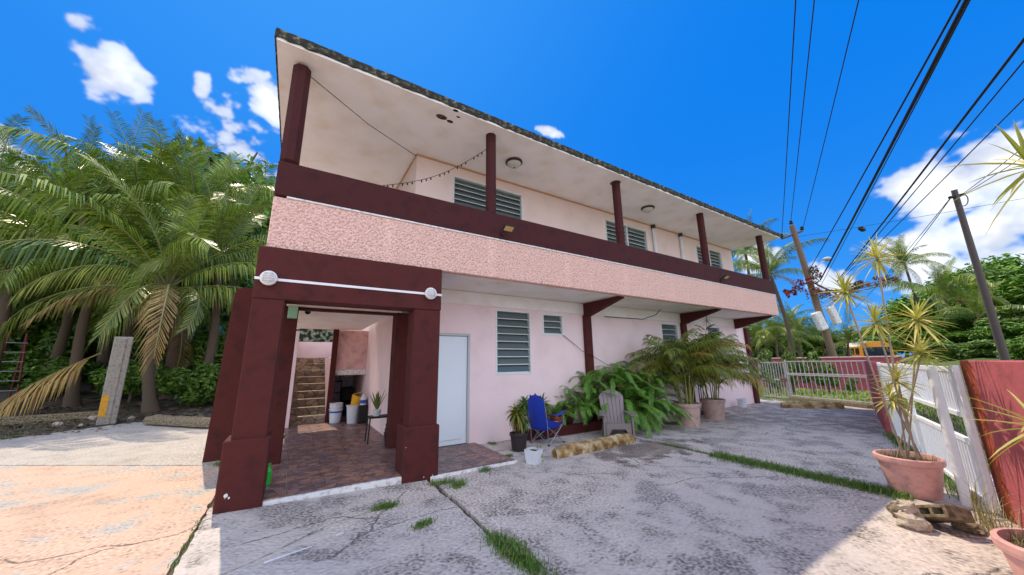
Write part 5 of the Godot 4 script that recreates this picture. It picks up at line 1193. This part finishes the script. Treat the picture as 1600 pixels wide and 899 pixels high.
func build_dracaenas():
	var b := on_y(1424, 782); b.z -= 0.10; b.x += 0.14; b += Vector3(0.85, 0, 0.53) * 0.17
	var D := fw.dot(b - CAM)
	var hs := []
	for e in [[1371, 404, -0.03, 0.0, 0.34, 44, 0.0], [1321, 457, -0.20, 0.02, 0.34, 46, -0.06], [1369, 505, -0.12, 0.10, 0.36, 50, 0.0], [1434, 500, 0.10, -0.02, 0.38, 54, 0.0], [1440, 552, 0.05, -0.10, 0.34, 46, 0.0], [1402, 594, -0.02, 0.08, 0.30, 44, 0.0], [1394, 624, 0.0, 0.12, 0.28, 40, 0.0]]:
		hs.append([at(e[0], e[1], D + e[3] * 0.3), Vector2(e[2] * 0.8, e[3]), e[4] * 0.98, e[5], Vector3(e[6], 0, 0), 0.8, 0.95])
	dracaena("potted_dracaena", "pink plastic pot with tall thin stemmed yellow green dracaenas before the white gate", b, 0.265, 0.40, M.pot_pink, hs, 700)
	var c := on_y(1612, 858, 0.40) + Vector3(0.85, 0, 0.53) * 0.20; c.y = 0.0
	var D2 := fw.dot(c - CAM)
	dracaena("potted_dracaena", "pink pot with one curved ringed pale trunk and dracaena leaves by the pinkish wall", c, 0.25, 0.40, M.pot_pink, [[at(1612, 262, D2 + 0.1), Vector2(0.0, 0.0), 0.38, 24, Vector3(-0.10, 0.12, -0.05), 1.25, 0.95], [at(1622, 668, D2 + 0.25), Vector2(0.12, 0.05), 0.40, 24, Vector3(0, 0, 0), 0.9, 1.0]], 740)
	rng.seed = 760
	var w := blades(150, func():
		var x := rng.randf_range(2.5, 3.9)
		return Vector3(x, 0.0, 5.5 + (4.16 - x) * 0.354 - rng.randf_range(0.12, 0.22)), 0.42, Color(0.2, 0.2, 0.06), Color(0.42, 0.36, 0.16), 761, 0.003)
	stuff(one("tall_weeds", w, M.leaf_dry, "tall dry grass stalks at the foot of the pinkish wall", "grass"))

# ------------------------------------------------------------------ utility poles and wires
func build_utilities():
	rng.seed = 60
	var D := 19.0
	var top := at(1237, 352, D); var foot := at(1302, 556, D); foot = top + (foot - top) * 1.25
	var base := Vector3(foot.x, minf(foot.y, 0.0), foot.z)
	var o := thing("utility_pole", "leaning brown wooden utility pole with a crossarm and red vine on it", "utility pole", base)
	var ax := (top - base); var mb := MB.new(); mb.tube([Vector3.ZERO, ax], [0.2, 0.13], 12); part(o, "shaft", mb, M.wood_pole)
	var L := at(1222, 373, D) - base; var R := at(1254, 361, D) - base
	mb = MB.new(); mb.tube([L, R], [0.07], 6); part(o, "crossarm", mb, M.grey_pole)
	for p in [L, R, ax]:
		mb = MB.new(); mb.lathe(p + Vector3(0, 0.06, 0), [Vector2(0, 0), Vector2(0.08, 0), Vector2(0.10, 0.08), Vector2(0.05, 0.12), Vector2(0.08, 0.17), Vector2(0, 0.22)], 10); part(o, "insulator", mb, M.blackish)
	for q in [[1281, 502, 0.62], [1303, 493, 0.5]]:
		mb = MB.new(); mb.box(at(q[0], q[1], D - 0.25) - base, Vector3(q[2] * 0.75, 1.0, 0.3), 0.05, Basis(Vector3.UP, -0.5) * Basis(Vector3.FORWARD, -0.28)); part(o, "equipment_box", mb, M.white_dirty)
	mb = MB.new(); mb.tube([at(1265, 437, D) - base, at(1277, 415, D) - base, at(1290, 407, D) - base], [0.03], 6); mb.ball(at(1293, 405, D) - base, Vector3(0.25, 0.12, 0.2), 10, 6); part(o, "lamp_arm", mb, M.alu)
	var D2 := 16.0
	var t2 := at(1491, 297, D2); var f2 := at(1566, 545, D2); f2 = t2 + (f2 - t2) * 1.15
	o = thing("utility_pole", "tall plain dark grey utility pole leaning in front of the green hillside", "utility pole", f2)
	mb = MB.new(); mb.tube([Vector3.ZERO, t2 - f2], [0.155, 0.10], 12); part(o, "shaft", mb, M.grey_pole)
	mb = MB.new(); mb.tube([at(1484, 309, D2) - f2, at(1506, 304, D2) - f2], [0.07], 6); part(o, "crossarm", mb, M.blackish)
	mb = MB.new(); var lp := []
	for i in 9: lp.append(at(1506 + 7 * sin(i * 0.4), 304 + 9 * (1 - cos(i * 0.4)), D2) - f2)
	mb.tube(lp, [0.02], 5); part(o, "cable_loop", mb, M.wire)
	# wires: [far point, near pixel at a height, radius, sag, label]
	var W := [
		[at(1222, 366, D), on_y(1243, 0, 9.4), 0.022, 0.1, "left wire on the crossarm"], [at(1236, 345, D), on_y(1272, 0, 9.8), 0.022, 0.1, "wire on the pole top"], [at(1255, 356, D), on_y(1341, 0, 9.5), 0.022, 0.1, "right wire on the crossarm"],
		[at(1266, 420, D), on_y(1497, 0, 6.6), 0.03, 0.12, "thinner black cable beside the thick one"], [at(1282, 438, D), on_y(1508, 0, 6.4), 0.055, 0.1, "thick black cable"],
		[at(1283, 446, D), on_y(1513, 0, 6.3), 0.018, 0.1, "thin wire beside the thick cable"],
		[at(1308, 440, D + 3), on_y(1600, 58, 6.8), 0.042, 0.1, "thick cable crossing the big cloud"], [at(1309, 441, D + 3), on_y(1600, 92, 7.2), 0.024, 0.1, "wire just below the thick cable"], [at(1322, 430, D + 3), on_y(1600, 152, 7.6), 0.024, 0.1, "lowest wire crossing the cloud"],
		[at(1487, 308, D2), at(1404, 412, 34.0), 0.03, 0.4, "wire running down from the plain pole to the far trees"], [at(1485, 310, D2), at(1345, 470, 34.0), 0.025, 0.5, "second wire from the plain pole to the far trees"],
		[at(1505, 303, D2), at(1640, 195, 9.0), 0.02, 0.1, "upper wire leaving the plain pole"], [at(1506, 304, D2), at(1640, 215, 9.0), 0.02, 0.1, "lower wire leaving the plain pole"],
		[at(1240, 371, D), at(1640, 300, 15.0), 0.014, 0.2, "thin span wire between the two poles"]]
	for e in W:
		var a: Vector3 = e[0]; var b: Vector3 = e[1]; b = a + (b - a) * 1.35
		mb = MB.new(); var pts := []
		for i in 21:
			var t := i / 20.0; pts.append(a.lerp(b, t) + Vector3.DOWN * e[3] * 4.0 * t * (1 - t) * 0.5)
		mb.tube(pts, [e[2] * 0.62], 6); one("overhead_wire", mb, M.wire, "overhead " + e[4] if not e[4].begins_with("overhead") else e[4], "wire", "overhead wires")
	mb = MB.new(); mb.box(Vector3.ZERO, Vector3(0.5, 0.2, 0.2), 0.04); one("splice_box", mb, M.blackish, "small black splice box hanging on the thin span wire", "box", "", at(1347, 358, 17.6))
	# red vine
	var V := thing("red_vine", "red leaved vine wrapping the brown pole and trailing along its cables", "vine", at(1275, 470, D - 0.3))
	for i in 3: part(V, "stem", MB.new() if false else vine_stem(V.position, [at(1268, 440, D - 0.3), at(1300, 455, D - 0.4), at(1345, 447, D), at(1400, 432, D + 2)], i), M.trunk)
	var k := 0
	for q in [[1262, 428, 0.75], [1256, 440, 0.6], [1272, 445, 0.8], [1285, 462, 0.8], [1300, 465, 0.6], [1318, 456, 0.5], [1338, 449, 0.45], [1356, 444, 0.5], [1374, 439, 0.5], [1392, 435, 0.45], [1245, 455, 0.4], [1230, 458, 0.35]]:
		part(V, "leaf_cluster", leaf_blob(90, 5, Vector3.ONE * q[2], 0.10, Color(0.10, 0.012, 0.012) if k % 3 else Color(0.04, 0.05, 0.02), Color(0.34, 0.05, 0.03) if k % 3 else Color(0.16, 0.10, 0.04), 800 + k), M.leaf_red, Transform3D(Basis(), at(q[0], q[1], D - 0.2 + (2.0 if q[0] > 1340 else 0.0)) - V.position)).set_meta("kind", "stuff"); k += 1
func vine_stem(o: Vector3, pts: Array, k: int) -> MB:
	var mb := MB.new(); var q := []
	for p in pts: q.append(p - o + Vector3(0, -0.12 * k, 0.1 * k))
	mb.tube(q, [0.03], 5); return mb

# ------------------------------------------------------------------ school bus
func build_bus():
	var p := at(1372, 556, 27.0); var o := thing("school_bus", "yellow school bus with a white roof parked beyond the wall", "bus", Vector3(p.x, hill(p.x, p.z), p.z))
	var vd := CAM - p; o.rotation.y = atan2(-vd.z, vd.x) + 0.45      # local +x is the front
	var y0 := 0.45
	var lift: float = (at(1372, 534, 27.0).y - o.position.y) - 2.95
	o.position.y += clampf(lift, -0.5, 1.2) + 0.15; o.scale = Vector3.ONE * 0.86
	var prof := PackedVector2Array([Vector2(-1.15, y0), Vector2(1.15, y0), Vector2(1.18, 1.6), Vector2(1.12, 2.5), Vector2(0.9, 2.8), Vector2(0.5, 2.93), Vector2(-0.5, 2.93), Vector2(-0.9, 2.8), Vector2(-1.12, 2.5), Vector2(-1.18, 1.6)])
	var bs := Basis(Vector3(0, 0, 1), Vector3(0, 1, 0), Vector3(-1, 0, 0))
	var mb := MB.new(); mb.prism(prof, 6.5, 0.0, bs, Vector3(0, 0, 0)); part(o, "body", mb, M.bus_yellow)
	var rp := PackedVector2Array([Vector2(-1.13, 2.52), Vector2(-0.91, 2.82), Vector2(-0.5, 2.955), Vector2(0.5, 2.955), Vector2(0.91, 2.82), Vector2(1.13, 2.52), Vector2(0.9, 2.6), Vector2(-0.9, 2.6)])
	mb = MB.new(); mb.prism(rp, 6.4, 0.2, bs); part(o, "roof", mb, M.bus_white)
	mb = MB.new(); mb.box(Vector3(0.55, 0.95, 0), Vector3(1.2, 1.0, 1.8), 0.15); part(o, "hood", mb, M.bus_yellow)
	mb = MB.new(); mb.box(Vector3(0.03, 2.0, 0), Vector3(0.04, 0.85, 1.9), 0.01); part(o, "windshield", mb, M.bus_glass)
	mb = MB.new(); mb.box(Vector3(0.06, 2.0, 0), Vector3(0.03, 0.85, 0.05), 0.0); part(o, "pillar", mb, M.blackish)
	mb = MB.new(); mb.box(Vector3(1.17, 0.55, 0), Vector3(0.12, 0.22, 2.1), 0.03); part(o, "bumper", mb, M.blackish)
	for s in [-1.0, 1.0]:
		for i in 7:
			mb = MB.new(); mb.box(Vector3(-0.55 - i * 0.82, 2.08, s * 1.155), Vector3(0.62, 0.62, 0.03), 0.01, Basis(Vector3.RIGHT, -s * 0.06)); part(o, "window", mb, M.bus_glass)
		for y in [1.2, 1.55]:
			mb = MB.new(); mb.box(Vector3(-3.2, y, s * 1.18), Vector3(6.2, 0.05, 0.02), 0.0); part(o, "stripe", mb, M.blackish)
		for x in [0.3, -4.9]:
			mb = MB.new(); mb.lathe(Vector3(x, 0.45, s * 1.0), [Vector2(0, -0.13), Vector2(0.4, -0.13), Vector2(0.46, -0.08), Vector2(0.46, 0.08), Vector2(0.4, 0.13), Vector2(0, 0.13)], 20, Basis(Vector3.RIGHT, PI / 2)); part(o, "wheel", mb, M.rubber)
		mb = MB.new(); mb.lathe(Vector3(1.14, 1.0, s * 0.65), [Vector2(0.12, 0), Vector2(0.1, 0.04), Vector2(0, 0.05)], 12, Basis(Vector3.FORWARD, PI / 2)); part(o, "headlight", mb, M.lamp_glass)
		mb = MB.new(); mb.lathe(Vector3(0.02, 2.68, s * 0.7), [Vector2(0.09, 0), Vector2(0.07, 0.04), Vector2(0, 0.05)], 12, Basis(Vector3.FORWARD, PI / 2)); part(o, "warning_light", mb, M.red_paint)

# ------------------------------------------------------------------ vegetation in the distance
func grounded(u, v, d) -> Vector3:
	var p := at(u, v, d); return Vector3(p.x, hill(p.x, p.z) - 0.05, p.z)
func build_right_green():
	var i := 0
	# palms: crown pixel, depth, scale
	for q in [[1203, 428, 23.0, 0.85, "coconut palm rising behind the end of the balcony"], [1414, 414, 36.0, 1.0, "slender coconut palm with a thin trunk against the white cloud"], [1478, 468, 33.0, 1.25, "low spreading palm on the slope before the broadleaf trees"], [1530, 495, 30.0, 0.9, "palm with a pale trunk beside the plain utility pole"], [1165, 396, 27.0, 0.85, "palm seen just under the roof end"]]:
		var c := at(q[0], q[1], q[2]); var gr := grounded(q[0] + 12, q[1], q[2])
		palm("coconut_palm", q[4], gr, c, q[3], 19, 50 + i, "palms beyond the gates", [0.32, 0.45, 0.2, 0.03], 0.13); i += 1
	for q in [[1180, 535, 25.0, 0.62, "end of the house"], [1212, 528, 24.0, 0.6, "pedestrian gate"], [1250, 525, 25.0, 0.66, "brown pole, on its house side"], [1325, 535, 26.0, 0.55, "brown pole, on its bus side"], [1285, 540, 27.0, 0.6, "brown pole, straight behind it"], [1232, 512, 28.0, 0.7, "middle of the pink wall"]]:
		var c := at(q[0], q[1], q[2]); palm("bush_palm", "bushy dark palm behind the pink wall near the " + q[4], grounded(q[0], q[1], q[2]), c, q[3], 20, 70 + i, "bushy palms behind the pink wall", [0.35, 0.45, 0.15, 0.05], 0.1); i += 1
	i = 0
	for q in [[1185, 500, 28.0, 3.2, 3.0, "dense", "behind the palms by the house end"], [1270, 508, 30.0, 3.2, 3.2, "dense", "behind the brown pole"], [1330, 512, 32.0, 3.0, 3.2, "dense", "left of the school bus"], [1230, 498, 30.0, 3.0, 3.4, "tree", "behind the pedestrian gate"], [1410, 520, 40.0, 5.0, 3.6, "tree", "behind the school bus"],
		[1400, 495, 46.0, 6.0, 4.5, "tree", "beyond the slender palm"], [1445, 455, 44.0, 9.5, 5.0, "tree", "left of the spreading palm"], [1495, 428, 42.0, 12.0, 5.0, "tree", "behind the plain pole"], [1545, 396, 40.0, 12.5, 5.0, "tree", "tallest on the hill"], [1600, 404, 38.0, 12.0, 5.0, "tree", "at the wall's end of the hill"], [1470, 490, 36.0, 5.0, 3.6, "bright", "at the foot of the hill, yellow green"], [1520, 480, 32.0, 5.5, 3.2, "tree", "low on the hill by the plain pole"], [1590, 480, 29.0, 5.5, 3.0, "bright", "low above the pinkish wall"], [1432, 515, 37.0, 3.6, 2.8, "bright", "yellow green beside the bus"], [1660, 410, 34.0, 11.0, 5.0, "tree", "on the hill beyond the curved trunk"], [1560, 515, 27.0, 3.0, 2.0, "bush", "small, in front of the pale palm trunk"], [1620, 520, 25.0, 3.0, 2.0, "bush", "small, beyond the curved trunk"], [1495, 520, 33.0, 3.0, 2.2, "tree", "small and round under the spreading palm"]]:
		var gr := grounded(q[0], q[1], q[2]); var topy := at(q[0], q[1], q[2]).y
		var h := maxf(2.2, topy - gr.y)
		tree("broadleaf_tree", ("dense green tree " if q[5] != "dense" else "green tree with shade-darkened leaf colour ") + q[6], gr, h, Vector3(q[4], minf(q[4], h * 0.48), q[4]), q[5], 30 + i, "trees on the slope"); i += 1
	i = 0
	for q in [[1448, 532, 27.0, 1.5, "bright"], [1475, 538, 24.0, 1.2, "bush"], [1505, 535, 25.0, 1.5, "bright"], [1532, 538, 23.0, 1.2, "bush"], [1565, 530, 22.0, 1.5, "bright"], [1590, 528, 20.0, 1.3, "tree"], [1625, 525, 19.0, 1.5, "bright"], [1520, 520, 30.0, 2.0, "tree"], [1480, 515, 33.0, 2.4, "tree"], [1580, 505, 26.0, 2.2, "tree"], [1640, 500, 24.0, 2.2, "tree"]]:
		var p := grounded(q[0], q[1], q[2]); var h: float = maxf(0.9, at(q[0], q[1], q[2]).y - p.y + 0.2)
		tree("slope_bush", "leafy green bush on the grass slope, " + ["right of the school bus", "below the spreading palm", "below the middle of the hill trees", "left of the plain pole's foot", "right of the plain pole's foot", "over the pinkish wall beside the pole", "over the pinkish wall beyond the curved trunk", "tall one under the spreading palm", "tall one behind the bus's front", "tall one behind the pole's foot", "tall one behind the curved trunk"][i], p, h, Vector3(q[3], h * 0.5, q[3]), q[4], 260 + i, "bushes on the grass slope", "bush"); i += 1
	i = 0
	for q in [[1195, 552, 14.9, 0.4, "bright"], [1230, 549, 14.9, 0.4, "bright"], [1264, 570, 14.6, 0.6, "bush"], [1210, 580, 14.8, 0.45, "bush"], [1290, 584, 14.7, 0.5, "bush"], [1330, 600, 14.8, 0.3, "bush"]]:
		var p := at(q[0], q[1], q[2]); var h: float = p.y + q[3]
		tree("garden_shrub", ["bright green shrub topping the pink wall by the pedestrian gate", "yellow leaved shrub topping the pink wall", "flowering shrub behind the middle of the driveway gate", "small shrub behind the pedestrian gate", "low shrub behind the bars near the brown pole", "low pink flowered plant behind the gate's far end"][i], Vector3(p.x, 0.0, p.z), maxf(0.5, h), Vector3(q[3], maxf(0.25, h * 0.42), q[3]), q[4], 90 + i, "shrubs behind the far gate", "shrub"); i += 1
	rng.seed = 98
	var g1 := blades(16000, func(): return Vector3(rng.randf_range(14.5, 19.5), -0.02, rng.randf_range(-6.0, 3.2)), 0.16, Color(0.20, 0.30, 0.03), Color(0.42, 0.50, 0.08), 99, 0.012)
	stuff(one("lawn_grass", g1, M.leaf_matte, "sunlit lawn grass behind the far barred gate", "grass"))
	var g2 := blades(14000, func():
		var x := rng.randf_range(5.0, 22.0); var t := rng.randf_range(0.35, 6.0); var z := 5.5 - (x - 4.16) * 0.354 + t
		return Vector3(x, -0.03, z), 0.15, Color(0.08, 0.16, 0.02), Color(0.22, 0.32, 0.05), 97, 0.012)
	stuff(one("verge_grass", g2, M.leaf_matte, "sunlit verge grass seen through the white slatted gate", "grass"))
	var bp := grounded(1551, 562, 30.0); var bo := thing("blue_bin", "blue plastic bin on the grass slope behind the pinkish wall", "bin", Vector3(bp.x, at(1551, 573, 30.0).y, bp.z))
	var mb := MB.new(); mb.box(Vector3(0, 0.4, 0), Vector3(1.1, 0.8, 0.8), 0.06); part(bo, "tub", mb, M.blue_plastic)
	mb = MB.new(); mb.box(Vector3(0, 0.83, 0), Vector3(1.18, 0.07, 0.88), 0.02); part(bo, "lid", mb, M.blue_plastic)

func build_left_green():
	var i := 0
	for q in [[262, 450, 12.0, 1.25, 26, [0.2, 0.36, 0.32, 0.12], "coconut palm with fronds hanging to the ground behind the concrete parking stop"], [150, 430, 12.8, 1.3, 24, [0.16, 0.46, 0.32, 0.06], "coconut palm above the leaning concrete post"], [15, 430, 11.5, 1.2, 18, [0.2, 0.46, 0.3, 0.04], "coconut palm with a wide arching frond over the red ladder"], [340, 400, 14.0, 1.0, 20, [0.34, 0.42, 0.22, 0.02], "palm with upright feathery fronds nearest the house wall"], [130, 335, 14.5, 1.05, 20, [0.45, 0.4, 0.15, 0.0], "tall palm rising behind the concrete post"], [228, 335, 14.8, 1.05, 20, [0.5, 0.38, 0.12, 0.0], "palm with pale upright spear leaves in the middle of the grove"], [5, 320, 14.5, 1.0, 18, [0.4, 0.45, 0.15, 0.0], "palm with wispy dark fronds at the outer end of the grove"], [305, 335, 15.2, 1.05, 20, [0.5, 0.38, 0.12, 0.0], "palm with arching spear leaves below the roof corner"]]:
		var c := at(q[0], q[1], q[2]); var p := Vector3(c.x + 0.2, 0.0, c.z); p.y = hill(p.x, p.z) - 0.05
		palm("coconut_palm", q[6], p, c, q[3], q[4], 200 + i, "palms left of the house", q[5], 0.16); i += 1
	i = 0
	for q in [[60, 250, 24.0, 5.5, "bright"], [130, 235, 23.0, 4.0, "tree"], [200, 240, 24.0, 4.5, "bright"], [290, 240, 25.0, 4.5, "tree"], [360, 225, 24.0, 4.0, "bright"], [420, 250, 23.0, 3.2, "tree"], [-60, 230, 24.0, 5.5, "tree"]]:
		var gr := grounded(q[0], q[1], q[2]); var h: float = at(q[0], q[1], q[2]).y - gr.y
		tree("broadleaf_tree", "leafy tree behind the palm grove, " + ["over the ladder end", "behind the leaning post", "behind the tall spear leaves", "above the hanging fronds", "near the roof corner", "closest to the house wall", "at the outer end"][i], gr, h, Vector3(q[3], h * 0.36, q[3]), q[4], 130 + i, "trees behind the palm grove"); i += 1
	i = 0
	i = 0
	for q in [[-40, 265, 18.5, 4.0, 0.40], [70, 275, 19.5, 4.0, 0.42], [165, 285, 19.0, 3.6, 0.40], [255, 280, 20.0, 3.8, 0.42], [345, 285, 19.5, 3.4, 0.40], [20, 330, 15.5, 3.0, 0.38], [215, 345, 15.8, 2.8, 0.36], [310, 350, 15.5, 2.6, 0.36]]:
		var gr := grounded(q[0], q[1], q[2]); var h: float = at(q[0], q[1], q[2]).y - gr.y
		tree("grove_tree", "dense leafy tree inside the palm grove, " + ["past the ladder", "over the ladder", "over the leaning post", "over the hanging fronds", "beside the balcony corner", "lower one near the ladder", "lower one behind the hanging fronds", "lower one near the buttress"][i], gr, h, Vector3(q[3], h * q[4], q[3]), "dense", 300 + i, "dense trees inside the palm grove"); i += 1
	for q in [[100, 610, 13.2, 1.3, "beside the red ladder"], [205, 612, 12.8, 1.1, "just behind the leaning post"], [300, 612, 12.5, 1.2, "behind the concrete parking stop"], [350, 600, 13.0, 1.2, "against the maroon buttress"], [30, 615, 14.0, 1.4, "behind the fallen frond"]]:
		var gr := grounded(q[0], q[1], q[2]); tree("grove_bush", "low bush with shade-darkened leaf colour " + q[4], gr, 1.7, Vector3(q[3], 0.85, q[3]), "dense", 180 + int(q[0]), "low bushes under the palms", "bush")
	i = 0
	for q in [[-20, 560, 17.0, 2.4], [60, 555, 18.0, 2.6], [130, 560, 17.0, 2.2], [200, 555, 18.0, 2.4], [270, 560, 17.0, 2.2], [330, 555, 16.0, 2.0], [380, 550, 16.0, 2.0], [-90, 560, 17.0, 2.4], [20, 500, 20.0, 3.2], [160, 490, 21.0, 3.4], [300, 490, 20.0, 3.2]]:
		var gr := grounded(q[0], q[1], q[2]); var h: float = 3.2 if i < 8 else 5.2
		tree("understorey_shrub", "understorey shrub with shade-darkened leaf colour in the palm grove, " + ["behind the ladder", "between ladder and concrete post", "behind the leaning post", "right of the leaning post", "behind the hanging fronds", "left of the maroon buttress", "behind the maroon buttress", "beyond the ladder", "tall one behind the ladder", "tall one behind the post", "tall one behind the hanging fronds"][i], gr, h, Vector3(q[3], h * 0.5, q[3]), "dense", 150 + i, "understorey of the palm grove", "shrub"); i += 1
	# fallen frond, ladder, litter
	var fb := at(158, 552, 11.6); var ft := at(-30, 652, 9.8)
	rng.seed = 222
	var ff := thing("fallen_frond", "dry yellow brown palm frond hanging over the ground before the grove", "palm frond", fb)
	var d := ft - fb; var fm := frond(d.length(), 50, 0.75, rad_to_deg(asin(d.y / d.length())) + 9, rad_to_deg(asin(d.y / d.length())) - 12, Color(0.34, 0.22, 0.07), Color(0.62, 0.42, 0.14), 0.05, 4.5, 0.1, Color(0.4, 0.28, 0.1), 0.0)
	part(ff, "frond_blade", fm, M.leaf_dry, Transform3D(Basis(Vector3.UP, atan2(-d.z, d.x)), Vector3.ZERO))
	var lb := at(-6, 640, 12.2); lb.y = hill(lb.x, lb.z)
	var la := thing("ladder", "red step ladder standing in the shade of the palms", "ladder", lb); la.rotation.y = 0.6
	for s in [-0.24, 0.24]:
		var mb := MB.new(); mb.tube([Vector3(s * 1.25, 0, 0.3), Vector3(s * 0.8, 2.35, 0)], [0.032], 6); part(la, "stile", mb, M.red_paint)
		mb = MB.new(); mb.tube([Vector3(s * 1.25, 0, -0.5), Vector3(s * 0.8, 2.35, -0.04)], [0.025], 6); part(la, "rear_leg", mb, M.red_paint)
	for k in 6:
		var mb := MB.new(); var y := 0.3 + k * 0.34; mb.box(Vector3(0, y, 0.3 * (1 - y / 2.35)), Vector3(0.5, 0.03, 0.09), 0.006); part(la, "rung", mb, M.alu)
	var wl := thing("grove_wall", "old pale concrete wall glimpsed through the palm grove", "wall", grounded(150, 560, 21.5))
	var wb := Basis(Vector3.UP, -0.55); var wm := MB.new(); wm.box(Vector3(0, 1.0, 0), Vector3(26, 2.2, 0.2), 0.02, wb); part(wl, "wall_body", wm, M.concrete)
	rng.seed = 230
	var lit := MB.new()
	for k in 6500:
		var p := Vector3(rng.randf_range(-14.0, -2.4), 0, rng.randf_range(-14.0, -6.0)); p.y = hill(p.x, p.z) - 0.02 + rng.randf() * 0.04
		if p.z > -6.0 - (p.x + 2.27) * -0.48 and p.x > -5.2: continue
		var s := rng.randf_range(0.04, 0.14); var a := rng.randf() * TAU; var u := Vector3(cos(a), rng.randf_range(-0.2, 0.3), sin(a)) * s; var w := Vector3(-sin(a), rng.randf_range(-0.2, 0.3), cos(a)) * s * 0.4
		lit.col = vcol(Color(0.06, 0.04, 0.025), Color(0.26, 0.19, 0.11)); lit.tri(p - u, p + w, p + u); lit.tri(p - u, p + u, p - w)
	stuff(one("leaf_litter", lit, M.leaf_dry, "brown leaf litter on the soil under the palms", "leaf litter"))
	for k in 14:
		var p := on_y(rng.randf_range(60, 320), rng.randf_range(652, 664), 0.08); rock("loose_stone", "pale loose stone in the soil under the palms", Vector3(p.x, hill(p.x, p.z), p.z), Vector3(0.09, 0.08, 0.08) * rng.randf_range(0.5, 1.2), 400 + k, M.rock, "stone")
		get_child(get_child_count() - 1).set_meta("group", "loose stones under the palms")
	var lg := blades(2600, func(): return Vector3(rng.randf_range(-11.0, -6.4), 0.07, rng.randf_range(-9.0, -4.5)), 0.06, Color(0.05, 0.06, 0.02), Color(0.14, 0.14, 0.06), 231, 0.006)
	stuff(one("thin_grass", lg, M.leaf_matte, "thin grey green grass at the outer edge of the left slab", "grass"))
	var kb := MB.new(); kb.box(Vector3.ZERO, Vector3(2.6, 0.22, 0.25), 0.02, Basis(Vector3.UP, 0.1)); one("timber_kerb", kb, M.old_concrete, "dark old kerb lying under the fallen frond", "kerb", "", on_y(60, 655, 0.12))
